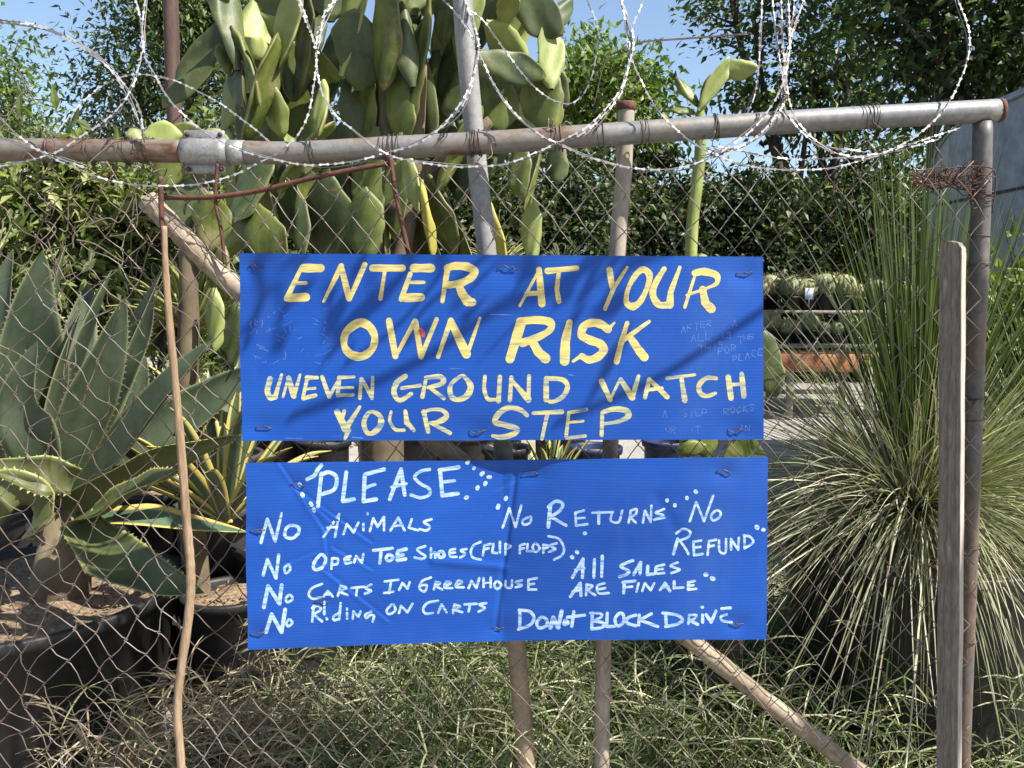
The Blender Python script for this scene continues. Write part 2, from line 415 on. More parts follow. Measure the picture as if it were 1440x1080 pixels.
def mat_pole():
    m, nt, b, L = newmat('grey_pipe_brown_at_foot')
    n = noise(nt, 6, 7, 0.65, vec_scale=(1, 1, .4)); n2 = noise(nt, 70, 4, 0.7)
    tc = nt.nodes.new('ShaderNodeTexCoord'); sx = nt.nodes.new('ShaderNodeSeparateXYZ'); L.new(tc.outputs['Object'], sx.inputs[0])
    mr = nt.nodes.new('ShaderNodeMapRange'); mr.inputs[1].default_value = 0.7; mr.inputs[2].default_value = 1.5; mr.inputs[3].default_value = .34; mr.inputs[4].default_value = -.12; L.new(sx.outputs[2], mr.inputs[0])
    ad = nt.nodes.new('ShaderNodeMath'); L.new(n.outputs[0], ad.inputs[0]); L.new(mr.outputs[0], ad.inputs[1])
    c = ramp(nt, ad.outputs[0], ks([(.38, (.30, .30, .30)), (.52, (.25, .235, .22)), (.66, (.23, .165, .11)), (.85, (.32, .235, .155))])).outputs[0]
    g = ramp(nt, n2.outputs[0], [(.3, (.7, .7, .7)), (.7, (1.12, 1.12, 1.12))]).outputs[0]; c = mixc(nt, 1.0, c, g, 'MULTIPLY')
    L.new(c, b.inputs['Base Color']); b.inputs['Roughness'].default_value = .6; bump(nt, b, n2.outputs[0], .3, .002)
    return m
M['pole_grey'] = mat_pole()
M['oldpost'] = mat2('dark_brown_old_post', [(0.3, (0.055, 0.03, 0.024)), (0.6, (0.13, 0.075, 0.055)), (0.8, (0.20, 0.13, 0.10))], 6, 0.8, 0, vec_scale=(4, 4, 0.4), fine=60, bstr=0.8)
M['bark'] = mat2('tree_bark', [(0.3, (0.045, 0.032, 0.024)), (0.7, (0.14, 0.105, 0.08))], 8, 0.9, 0, vec_scale=(3, 3, 0.6), fine=40, bstr=0.8, bdist=0.01)
M['twig'] = mat2('dry_twig', [(0.3, (0.06, 0.042, 0.03)), (0.7, (0.22, 0.175, 0.13))], 15, 0.85, 0)
M['pot'] = mat2('black_nursery_plastic', [(0.3, (0.012, 0.012, 0.013)), (0.60, (0.024, 0.024, 0.025)), (0.78, (0.075, 0.068, 0.058))], 4, 0.55, 0, vec_scale=(1, 1, .5), fine=50, bstr=0.25)
M['pot_grey'] = mat2('dusty_grey_plastic', [(0.3, (0.035, 0.034, 0.034)), (0.7, (0.075, 0.073, 0.07))], 5, 0.65, 0, fine=50, bstr=0.25)
M['pot_blue'] = mat2('dark_blue_plastic', [(0.3, (0.012, 0.020, 0.065)), (0.7, (0.025, 0.04, 0.11))], 5, 0.5, 0)
M['soil'] = mat2('dry_wood_chip_soil', [(0.25, (0.07, 0.045, 0.03)), (0.5, (0.26, 0.18, 0.11)), (0.75, (0.46, 0.36, 0.25))], 55, 0.95, 0, bstr=1.0, bdist=0.015)
M['chip'] = mat2('wood_chip', [(0.3, (0.26, 0.17, 0.10)), (0.7, (0.50, 0.39, 0.27))], 20, 0.9, 0)
M['concrete'] = mat2('pale_broken_concrete', [(0.25, (0.30, 0.29, 0.27)), (0.6, (0.52, 0.50, 0.47)), (0.8, (0.62, 0.60, 0.57))], 4, 0.9, 0, fine=40, bstr=0.6, bdist=0.01)
M['ground'] = mat2('pale_gravel_ground', [(0.25, (0.20, 0.17, 0.13)), (0.5, (0.40, 0.37, 0.32)), (0.75, (0.55, 0.52, 0.47))], 1.5, 0.95, 0, fine=35, bstr=0.8, bdist=0.02)
M['paving'] = mat2('pale_concrete_slab', [(0.25, (0.26, 0.245, 0.22)), (0.75, (0.44, 0.42, 0.385))], 1.0, 0.9, 0, fine=25, bstr=0.4)
M['orange'] = mat2('orange_stained_board', [(0.3, (0.34, 0.12, 0.045)), (0.7, (0.48, 0.20, 0.085))], 6, 0.6, 0, vec_scale=(1, 5, 5), fine=40)
M['greywood'] = mat2('grey_bench_timber', [(0.3, (0.22, 0.19, 0.16)), (0.7, (0.42, 0.38, 0.33))], 6, 0.8, 0, vec_scale=(1, 5, 5), fine=40)
M['tank'] = mat2('pale_blue_grey_panel', [(0.3, (0.30, 0.34, 0.39)), (0.7, (0.38, 0.42, 0.47))], 1.5, 0.55, 0.0, fine=8, bstr=0.1)
M['seam'] = mat2('dark_rubber_seam', [(0.3, (0.02, 0.02, 0.022)), (0.7, (0.04, 0.04, 0.042))], 12, 0.7)
M['whitewall'] = mat2('white_render', [(0.3, (0.62, 0.62, 0.62)), (0.7, (0.78, 0.78, 0.78))], 2, 0.8)
M['glass'] = mat2('dark_window_glass', [(0.3, (0.02, 0.025, 0.03)), (0.7, (0.05, 0.06, 0.07))], 2, 0.1)
M['tagcard'] = mat2('white_plastic_tag', [(0.3, (0.55, 0.62, 0.75)), (0.7, (0.72, 0.78, 0.85))], 20, 0.5)
M['tree_dark'] = mat_leaf('dark_tree_leaf', (0.020, 0.040, 0.010), (0.080, 0.135, 0.028), 0.32, third=(0.19, 0.26, 0.05))
M['tree_mid'] = mat_leaf('mid_green_tree_leaf', (0.035, 0.065, 0.018), (0.105, 0.155, 0.04), 0.3, third=(0.19, 0.24, 0.06))
M['tree_light'] = mat_leaf('light_green_tree_leaf', (0.07, 0.12, 0.025), (0.17, 0.25, 0.05), 0.35, third=(0.26, 0.33, 0.08))
M['hedge'] = mat_leaf('hedge_leaf', (0.020, 0.034, 0.014), (0.095, 0.125, 0.042), 0.25, third=(0.24, 0.26, 0.12))
M['shrub'] = mat_leaf('shrub_leaf', (0.05, 0.08, 0.022), (0.21, 0.265, 0.07), 0.38, third=(0.44, 0.46, 0.20))
M['nolina'] = mat_leaf('grass_tree_leaf', (0.080, 0.100, 0.045), (0.27, 0.285, 0.15), 0.2, third=(0.62, 0.58, 0.42))
M['nolina_core'] = mat_leaf('young_grass_tree_leaf', (0.055, 0.095, 0.024), (0.14, 0.185, 0.05), 0.25, third=(0.32, 0.34, 0.14))
M['weed'] = mat_leaf('weed_blade', (0.050, 0.078, 0.030), (0.235, 0.275, 0.115), 0.3, third=(0.60, 0.57, 0.38))
M['straw'] = mat_leaf('dry_straw', (0.20, 0.15, 0.085), (0.46, 0.39, 0.26), 0.2)
M['agave'] = mat_succulent('blue_green_agave_leaf', (0.026, 0.046, 0.027), (0.088, 0.118, 0.066), (0.22, 0.22, 0.11), 5)
M['agave_olive'] = mat_succulent('olive_old_agave_leaf', (0.065, 0.085, 0.026), (0.135, 0.15, 0.05), (0.42, 0.42, 0.16), 5)
M['variegated'] = mat_succulent('yellow_edged_leaf', (0.06, 0.11, 0.06), (0.12, 0.18, 0.11), (0.56, 0.47, 0.13), 6, stripes=True)
M['yucca'] = mat_succulent('yellow_green_strap_leaf', (0.13, 0.20, 0.035), (0.30, 0.34, 0.07), (0.50, 0.50, 0.18), 6, stripes=True, trans=0.15)
M['pad'] = mat_succulent('green_cactus_pad', (0.040, 0.066, 0.012), (0.175, 0.205, 0.042), None, 7, dots=True, rough=0.5, rim=(0.22, 0.20, 0.08))
M['pad_blue'] = mat_succulent('dull_green_cactus_pad', (0.030, 0.052, 0.018), (0.105, 0.130, 0.042), None, 7, dots=True, rough=0.5, rim=(0.18, 0.17, 0.07))
M['pad_light'] = mat_succulent('young_bright_cactus_pad', (0.18, 0.23, 0.055), (0.36, 0.40, 0.12), None, 7, dots=True, rough=0.5, rim=(0.34, 0.32, 0.13))
M['pad_yellow'] = mat_succulent('yellowing_cactus_pad', (0.38, 0.33, 0.05), (0.52, 0.46, 0.10), None, 5, dots=True)
M['cactus_stem'] = mat_succulent('woody_cactus_stem', (0.10, 0.075, 0.045), (0.20, 0.16, 0.095), None, 8, rough=0.85)
M['barrel'] = mat_succulent('ribbed_barrel_cactus', (0.15, 0.19, 0.07), (0.42, 0.40, 0.22), None, 25, rough=0.8)

# ------------------------------------------------------------------ ground
def sheet(name, x0, x1, y0, y1, z, mat, nx=60, ny=60, amp=0.0, hole=None):
    mb = MB(); X, Y = np.meshgrid(np.linspace(x0, x1, nx), np.linspace(y0, y1, ny))
    Z = z + amp * (np.sin(X * 2.1 + Y) * np.sin(Y * 1.7) + 0.5 * np.sin(X * 5.3) * np.sin(Y * 4.1 + X))
    v = np.stack([X, Y, Z], -1).reshape(-1, 3)
    i = (np.arange(ny - 1)[:, None] * nx + np.arange(nx - 1)[None]).ravel()
    mb.add(v, np.stack([i, i + 1, i + nx + 1, i + nx], -1))
    return tag(mb.build(name, mat), kind='structure')
gr = sheet('ground', -150, 150, -20, 300, 0.0, M['ground'], 4, 4)
pv = sheet('pavement', 0.6, 9, 5.2, 24, 0.02, M['paving'], 12, 20)

# ------------------------------------------------------------------ the fence
YM, YR = 1.83, 1.865          # plane of the mesh, plane of the pipes
fence = empty('chain_link_fence', (P(720, 200, YR)[0], YR, 0.0),
              'rusty chain link fence with grey top pipe behind the two blue signs', 'fence')
mb = MB()
lp = P([-80, 60, 180, 262], [211, 211, 212, 213], YR)
tube(mb, catmull(lp, 6), 0.0255, 20)
rail1 = mb.build('top_rail', M['rail'], fence)
tag(rail1, 'rust-banded left length of the top pipe')
mb = MB()
rp = P([338, 420, 545, 680, 800, 960, 1120, 1280, 1404], [214, 215, 208, 201, 193, 182, 171, 162, 155.5], YR)
tube(mb, catmull(rp, 6), 0.0255, 20)
rail2 = mb.build('top_rail', M['rail'], fence)
tag(rail2, 'long silvery right length of the top pipe')
mb = MB()
e = P([1402, 1408], [155.7, 155.2], YR); tube(mb, e, [0.0262, 0.0262], 20)
mb.build('end_cap', M['cut_end'], fence)
# coupling sleeve with four bolts
mb = MB()
cpl = P([258, 322], [214, 214.5], YR)
tube(mb, np.linspace(cpl[0], cpl[1], 6), [0.030, 0.0315, 0.0305, 0.0305, 0.0315, 0.030], 24)
tube(mb, P([318, 345], [214.5, 214.7], YR), [0.028, 0.0275], 20)
cc = (cpl[0] + cpl[1]) / 2
for dz in (0.034, -0.036):
    box(mb, cc + [0.0, -0.006, dz], (0.092, 0.008, 0.026), bev=0.003)
coup = mb.build('pipe_coupling', M['galv'], fence)
for dx in (-0.037, 0.037):
    for dz in (0.037, -0.039):
        mb = MB(); c = cc + [dx, -0.0102, dz]
        tube(mb, [c, c + [0, -0.004, 0]], 0.0055, 6); tube(mb, [c + [0, -0.0035, 0], c + [0, -0.007, 0]], 0.0032, 10)
        mb.build('bolt', M['rust'], coup)
# corner post
mb = MB()
post = P([1382, 1379, 1371, 1362, 1351, 1344], [172, 300, 520, 780, 1080, 1300], YR - 0.0)
gp = post[-1].copy(); gp[2] = 0; post = np.vstack([post, gp])
tube(mb, catmull(post, 6), 0.0205, 18)
mb.build('corner_post', M['post'], fence)

# woven mesh
def warp(x, z):
    dx = 0.010 * np.sin(2.3 * z + 1.1 * x) + 0.006 * np.sin(5.1 * x + 3.3 * z + 1) + 0.003 * np.sin(13 * x + 9 * z)
    dz = 0.012 * np.sin(1.9 * x + 0.6) + 0.007 * np.sin(4.7 * z + 2.7 * x) + 0.003 * np.sin(15 * x - 11 * z)
    dy = 0.010 * np.sin(2.2 * x + 1.7 * z) + 0.006 * np.sin(6 * x - 4 * z)
    left = np.clip((-0.35 - x) / 0.8, 0, 1)
    dx = dx + left * (0.016 * np.sin(21 * z + 7 * x) + 0.010 * np.sin(33 * x + 4 + 9 * z) + 0.007 * np.sin(57 * z + 3))
    dz = dz + left * (0.017 * np.sin(19 * x + 13 * z) + 0.008 * np.sin(41 * x - 37 * z))
    k = 0.55 + 0.45 * left
    dx = dx + k * (0.0045 * np.sin(29 * x + 17 * z + 2) + 0.003 * np.sin(61 * z - 23 * x)); dz = dz + k * (0.005 * np.sin(27 * x - 19 * z) + 0.003 * np.sin(47 * x + 31 * z + 1))
    return dx, dy, dz
mb = MB()
px_, pz_ = 0.0355, 0.0435
nz = 50
for i in range(-36, 31):
    zz = 0.06 + np.arange(nz) * pz_
    par = (np.arange(nz) + i) % 2
    x0 = (i + par) * px_ + 0.006
    pts = []
    for a in range(nz - 1):
        # straight run with little hooks at the ends
        A = np.array([x0[a], 0, zz[a]]); B = np.array([x0[a + 1], 0, zz[a + 1]])
        sgn = 1 if par[a] == 0 else -1
        for t, y in ((0.0, 0.0032 * sgn * -1), (0.13, 0.0022 * sgn), (0.5, 0.0034 * sgn * (1 if (i % 2) else 1)), (0.87, 0.0022 * sgn)):
            q = A * (1 - t) + B * t; q[1] = y
            if t == 0.0: q[0] += -0.0022 if par[a] == 0 else 0.0022
            pts.append(q)
    pts = np.array(pts)
    xr = pts[:, 0]
    ztop = np.interp(xr, [lp[0][0], lp[-1][0], rp[0][0], rp[2][0], rp[-1][0]], [lp[0][2], lp[-1][2], rp[0][2], rp[2][2], rp[-1][2]]) - 0.035
    jag = ztop - 0.03 * abs(math.sin(i * 2.4)) - (0.10 if i > 22 else 0) * abs(math.sin(i * 1.7)) 
    dx, dy, dz = warp(pts[:, 0], pts[:, 2])
    # the fabric sags below the pipe between ties
    p = pts + np.stack([dx, dy + YM, dz], -1)
    keep = p[:, 2] < jag
    xmax = np.interp(p[:, 2], post[::-1, 2], post[::-1, 0]) - 0.004
    keep &= p[:, 0] < xmax
    idx = np.where(keep)[0]
    if len(idx) < 6: continue
    for seg in np.split(idx, np.where(np.diff(idx) > 1)[0] + 1):
        if len(seg) > 4: tube(mb, p[seg], 0.00128, 5, ref=(0, 1, 0))
mb.build('wire_mesh', M['chain'], fence)
# wraps of tie wire round the pipe
def wrap(px, py, turns=3, r=0.0285, tail=0.07, wr=0.0011, axis=(1, 0, 0.03), Y=YR, spread=0.016, name='tie_wire', mat='tie', lab=None):
    c = P(px, py, Y); a = nrm(axis); n1 = nrm(np.cross(a, (0, 1, 0))); n2 = np.cross(a, n1)
    t = np.linspace(0, turns * 2 * math.pi, turns * 14)
    rr = r + 0.002 * np.sin(t * 1.7 + px)
    p = c + np.outer(np.cos(t) * rr, n1) + np.outer(np.sin(t) * rr, n2) + np.outer((t / t[-1] - 0.5) * spread + 0.003 * np.sin(t * 0.8 + px), a)
    e1 = p[-1] + np.cumsum(rng.normal(size=(5, 3)) * 0.008 + [0, -0.004, -tail / 5], 0)
    m = MB(); tube(m, catmull(np.vstack([p, e1]), 2), wr, 5)
    return m.build(name, M[mat], fence)
for q in ((545, 209), (556, 207), (664, 202), (672, 201), (785, 194), (846, 190), (906, 186), (1006, 179), (1218, 166), (1228, 165), (205, 212), (180, 212), (440, 214), (75, 211), (130, 212)):
    wrap(q[0], q[1], 2 + int(rng.integers(0, 2)), spread=0.01 + 0.02 * rng.random())
for py in (268, 276, 284, 330, 372, 560, 588, 766, 900):
    x = np.interp(py, [172, 300, 520, 780, 1080], [1382, 1379, 1371, 1362, 1351])
    wrap(x, py, 1 + int(rng.integers(0, 2)), 0.0235, 0.03, axis=(0.05, 0, 1), spread=0.012)
# rusty nest of wire at the corner
m = MB()
for k in range(16):
    n = 9; t = np.linspace(0, 1, n)
    x = 1285 + 100 * t + rng.normal(size=n) * 6; y = 250 + 8 * np.sin(t * 6 + k) + rng.normal(size=n) * 9 + 6 * t
    d = YR - 0.02 + rng.normal(size=n) * 0.016
    tube(m, catmull(P(x, y, d), 4), 0.0011, 4)
for k in range(7):
    c = P(1300 + 85 * rng.random(), 250 + rng.normal() * 10, YR - 0.03); t = np.linspace(0, 2 * math.pi * 1.6, 22); r = 0.014 + 0.022 * rng.random()
    u_, v_ = nrm(rng.normal(size=3)), nrm(rng.normal(size=3))
    tube(m, c + np.outer(np.cos(t) * r, u_) + np.outer(np.sin(t) * r, v_), 0.0011, 4)
tube(m, catmull(P([1395, 1400, 1398, 1380, 1340, 1320, 1345], [300, 262, 240, 234, 236, 246, 256], YR - 0.03), 6), 0.0016, 5)
tag(m.build('wire_tangle', M['rust'], fence), 'rusty nest of scrap wire tied to the corner post')
# loose ends along the pipe
for (x, y) in ((60, 235), (110, 245), (150, 238), (205, 240), (250, 248), (300, 240), (330, 205), (700, 190), (770, 185), (690, 175), (830, 180), (1010, 210), (520, 235)):
    p = np.cumsum(np.vstack([P(x, y, YR - 0.02), rng.normal(size=(6, 3)) * [0.012, 0.006, 0.014]]), 0)
    m = MB(); tube(m, catmull(p, 4), 0.0012, 4)
    m.build('loose_wire', M['chain'], fence)

# ------------------------------------------------------------------ razor wire
def razor(mb, bl, px, py, dd, n=10, r=0.0013, ph=0.0, step=0.033):
    """core wire with paired blades clipped on at even steps; dd = distance in front of the pipe"""
    q = catmull(np.stack([px, py, dd], -1), n)
    p = P(q[:, 0], q[:, 1], YR - q[:, 2])
    tube(mb, p, r, 6)
    if ph > .003 and ph < .013: tube(mb, p + np.stack([0.004 * np.sin(np.arange(len(p)) * .21), 0.003 + 0 * p[:, 0], 0.0055 * np.cos(np.arange(len(p)) * .17 + ph * 300)], -1), r * .9, 5)
    s = np.concatenate([[0], np.cumsum(np.linalg.norm(np.diff(p, axis=0), axis=1))])
    t = nrm(np.gradient(p, axis=0))
    for i, a in enumerate(np.arange(0.01 + ph, s[-1] - 0.01, step)):
        c = np.array([np.interp(a, s, p[:, k]) for k in range(3)]); tt = nrm(np.array([np.interp(a, s, t[:, k]) for k in range(3)]))
        f = nrm(np.array([0.15 * math.sin(i * 2.1), -1, 0.25 * math.cos(i * 1.3)])); f = nrm(f - tt * (f @ tt)); b = np.cross(tt, f)
        ang = 0.35 * math.sin(i * 1.9 + ph * 40); b = b * math.cos(ang) + f * math.sin(ang); f = np.cross(b, tt)
        L, W = 0.0122, 0.0033
        v = np.array([c - tt * L, c - tt * L * .75 - b * W, c - tt * L * .3 - b * W * .45, c + tt * L * .3 - b * W * .45, c + tt * L * .75 - b * W, c + tt * L, c + tt * L * .75 + b * W, c + tt * L * .3 + b * W * .45, c - tt * L * .3 + b * W * .45, c - tt * L * .75 + b * W])
        v1 = v + f * 0.0021; v2 = v + f * 0.0013
        T = np.array([[0, 1, 9], [1, 2, 9], [2, 8, 9], [2, 3, 8], [3, 7, 8], [3, 4, 7], [4, 6, 7], [4, 5, 6]])
        bl.add(np.vstack([v1, v2]), None, np.vstack([T, T[:, ::-1] + 10]))
coil = empty('razor_wire_coil', P(700, 200, YR - 0.05), 'springy coil of silver razor wire looping over the top pipe', 'razor wire')
strands = [
    ([-40, 0, 60, 120, 165, 195, 203], [36, 32, 40, 70, 108, 150, 200], [.03, .05, .07, .07, .05, .04, .035]),
    ([-40, 0, 60, 120, 160, 185, 203], [24, 28, 38, 66, 104, 148, 190], [.02, .03, .05, .05, .04, .03, .035]),
    ([188, 200, 200, 185, 160, 110, 70, 0, -40], [-10, 40, 75, 125, 160, 195, 218, 234, 238], [-.05, -.02, .02, .05, .06, .06, .06, .05, .04]),
    ([206, 200, 203, 215, 240, 275, 310, 360, 430, 490, 545, 600, 645, 668, 673, 660, 640], [-10, 40, 75, 100, 142, 176, 200, 218, 232, 228, 215, 195, 150, 100, 60, 20, -10],
     [-.04, -.02, .02, .05, .07, .08, .08, .08, .08, .08, .07, .07, .06, .03, .01, -.04, -.07]),
    ([75, 110, 150, 190, 240, 300, 350, 380], [195, 150, 118, 105, 112, 140, 175, 200], [-.05, -.08, -.10, -.10, -.10, -.08, -.05, -.04]),
    ([-30, 0, 25, 60, 110, 160, 230, 300, 360, 410, 430, 440, 445, 430, 415], [140, 165, 190, 215, 238, 255, 262, 255, 232, 200, 170, 130, 70, 30, -10],
     [.04, .05, .06, .07, .08, .08, .08, .07, .07, .07, .06, .05, .01, -.03, -.06]),
    ([-30, 0, 40, 75, 120], [186, 192, 206, 219, 236], [.03, .04, .05, .06, .05]),
    ([475, 450, 445, 450, 470, 500, 545, 600, 660, 720, 785, 830, 870, 885, 890, 870], [-10, 40, 70, 120, 160, 185, 217, 230, 235, 228, 200, 175, 130, 90, 50, -10],
     [-.07, -.02, .01, .04, .06, .07, .08, .08, .08, .08, .07, .06, .04, .02, -.01, -.05]),
    ([615, 650, 672, 690, 720, 760, 787, 830, 900, 960, 1005, 1060, 1095, 1110, 1108], [-10, 30, 70, 110, 155, 190, 203, 222, 238, 235, 218, 180, 130, 70, -10],
     [-.08, -.03, .01, .03, .05, .07, .07, .08, .09, .08, .08, .06, .05, .02, -.04]),
    ([650, 680, 720, 760, 800, 825, 838, 840, 822], [10, 30, 85, 130, 146, 125, 80, 40, -10], [-.05, -.05, -.07, -.09, -.10, -.10, -.09, -.07, -.05]),
    ([908, 885, 900, 925, 960, 1000, 1060, 1140, 1200, 1270, 1350], [-10, 60, 110, 155, 190, 215, 235, 239, 229, 206, 180], [-.05, -.01, .02, .05, .06, .08, .08, .08, .07, .05, .03]),
    ([1133, 1107, 1100, 1110, 1140, 1180, 1230, 1290, 1330, 1355, 1363, 1343], [-10, 70, 130, 165, 197, 217, 219, 190, 150, 100, 50, -10],
     [-.06, -.01, .02, .04, .06, .07, .07, .06, .05, .03, .01, -.05]),
    ([1072, 1068, 1064, 1048], [-10, 60, 120, 168], [-.08, -.06, -.05, -.03]),
    ([1085, 1092, 1102, 1104, 1090, 1060, 1020, 985], [-10, 60, 120, 140, 165, 195, 216, 222], [-.04, -.02, .02, .03, .05, .06, .07, .07]),
    ([1000, 1050, 1110, 1180, 1250, 1320], [205, 214, 224, 222, 214, 196], [.04, .05, .05, .05, .05, .04]),
    ([1118, 1112, 1106, 1112, 1128, 1160, 1215], [-10, 50, 110, 150, 180, 205, 214], [-.05, -.03, .0, .03, .05, .06, .06]),
    ([1098, 1100, 1104, 1098, 1080, 1050, 1010], [-10, 60, 118, 150, 178, 202, 214], [-.02, -.01, .01, .03, .05, .06, .07]),
    ([872, 880, 884, 878, 860, 830, 800], [-10, 40, 84, 120, 150, 180, 198], [-.03, -.02, .0, .02, .04, .06, .065]),
    ([650, 664, 671, 668, 655, 630, 590], [-10, 30, 66, 100, 140, 172, 200], [-.05, -.02, .0, .02, .04, .05, .07]),
    ([418, 436, 446, 452, 462, 500], [-10, 40, 72, 40, 10, -14], [-.04, -.01, .012, -.01, -.03, -.06]),
]
for k, (a, b, c) in enumerate(strands):
    mb = MB(); bl = MB(); razor(mb, bl, np.array(a, float), np.array(b, float), np.array(c, float), 8, ph=(k % 5) * 0.004)
    st = mb.build('razor_strand', M['razor_core'], coil); bl.build('blades', M['blade'], st, smooth=False)
for (x, y, d) in ((203, 80, .02), (445, 72, .01), (672, 66, .01), (1104, 135, .03), (545, 216, .075), (786, 203, .072), (1003, 216, .08), (72, 219, .06)):
    c = P(x, y, YR - d); m = MB(); t = np.linspace(0, 2 * math.pi * 2.5, 30)
    p = c + np.stack([np.cos(t) * 0.006, np.sin(t) * 0.005, (t / t[-1] - 0.5) * 0.014], -1); tube(m, p, 0.0013, 5)
    m.build('wire_clip', M['tie'], coil)
mb = MB(); q = catmull(np.array([[835, 150, -.02], [850, 90, -.03], [870, 72, -.04], [900, 60, -.05], [960, 55, -.06], [1058, 48, -.06]]), 8)
p = P(q[:, 0], q[:, 1], YR - q[:, 2]); tube(mb, p, 0.0013, 5); p2 = p + [0.0, 0.001, 0.0024]; tube(mb, p2, 0.0011, 5)
for i in range(10, len(p) - 1, 9):
    for s_ in (-1, 1):
        tube(mb, [p[i] + [-.011, 0, -.006 * s_], p[i], p[i] + [.011, -.003, .006 * s_]], [.0004, .0014, .0004], 5)
tag(mb.build('barbed_wire', M['tie']), 'loose end of thin barbed wire crossing the blue sky', 'barbed wire')

# ------------------------------------------------------------------ posts, sticks and rods at the fence
def limb(name, pts, d, r, mat, label, cat, sides=14, ground=True, knots=0.0, top_cap=None, par=None, ov=0.0):
    a = np.array(pts, float); p = P(a[:, 0], a[:, 1], np.broadcast_to(d, (len(a),)))
    if ground:
        g = p[-1] + (p[-1] - p[-2]) / max(1e-6, (p[-2] - p[-1])[2]) * max(0.0, p[-1][2]); g[2] = min(0.0, g[2]); p = np.vstack([p, g])
    q = catmull(p, 10)
    rr = np.interp(np.linspace(0, 1, len(q)), np.linspace(0, 1, max(2, np.size(r))), np.atleast_1d(r) if np.size(r) > 1 else [r, r])
    if knots: rr = rr * (1 + knots * np.sin(np.arange(len(q)) * 1.7) + knots * 0.7 * np.sin(np.arange(len(q)) * 0.61 + 1))
    mb = MB(); tube(mb, q, rr, sides)
    return tag(mb.build(name, M[mat], par), label, cat), q
limb('metal_pole', [(647, -60), (655, 60), (672, 240), (685, 360), (708, 640), (726, 900), (741, 1080)], 1.93, 0.0235, 'pole_grey',
     'tall grey pipe pole leaning behind the fence, passing left of the other pole', 'pole')
pl, q = limb('metal_pole', [(881, 148), (876, 260), (868, 360), (858, 640), (849, 905), (846, 1080)], 1.93, 0.0195, 'pole_tan',
     'short tan pipe pole with rusty flat cap behind the top pipe', 'pole')
mb = MB(); c = q[0]; lathe(mb, c, [(0.0, 0.008), (0.020, 0.007), (0.023, 0.003), (0.0225, -0.010), (0.0205, -0.012)], 18); mb.build('cap', M['rust'], pl)
limb('brace_pole', [(207, 281), (270, 345), (333, 404), (620, 628), (800, 765), (978, 906), (1090, 995), (1205, 1082)], [1.87, 1.87, 1.88, 1.9, 1.9, 1.9, 1.9, 1.9], [0.0245, 0.0235, 0.022, 0.0215, 0.022],
     'bamboo', 'long pale bare branch leaning diagonally behind both signs', 'pole', knots=0.05)
limb('steel_rod', [(226, 248), (227, 300), (232, 360), (236, 420)], [1.818] * 4, 0.0062, 'rust',
     'upright rusty bar tied behind the head of the thin tan stick', 'rod', sides=8, ground=False)
limb('wooden_stick', [(231, 318), (233, 380), (240, 470), (252, 600), (263, 740), (268, 800), (266, 860), (250, 985), (255, 1082)], [1.81] * 9, [0.0062, 0.0085, 0.0105, 0.0108, 0.0105, 0.0105],
     'lath', 'crooked thin tan stick woven upright through the left of the fence', 'stick', knots=0.05, sides=8)
limb('steel_rod', [(233, 278), (300, 277), (370, 267), (440, 250), (500, 238), (555, 228)], [1.845, 1.84, 1.84, 1.84, 1.84, 1.85], 0.0058, 'rust',
     'bent red-brown rusty bar hanging just below the top pipe', 'rod', sides=8, ground=False)
limb('steel_rod', [(549, 222), (556, 270), (566, 318), (576, 364)], [1.835] * 4, 0.0055, 'rust',
     'short rusty rod hanging from the pipe down to the upper sign', 'rod', sides=8, ground=False)
limb('steel_rod', [(306, 230), (303, 280), (312, 330), (316, 372)], [1.845] * 4, 0.0042, 'rust',
     'thin rusty wire rod below the pipe coupling', 'rod', sides=6, ground=False)
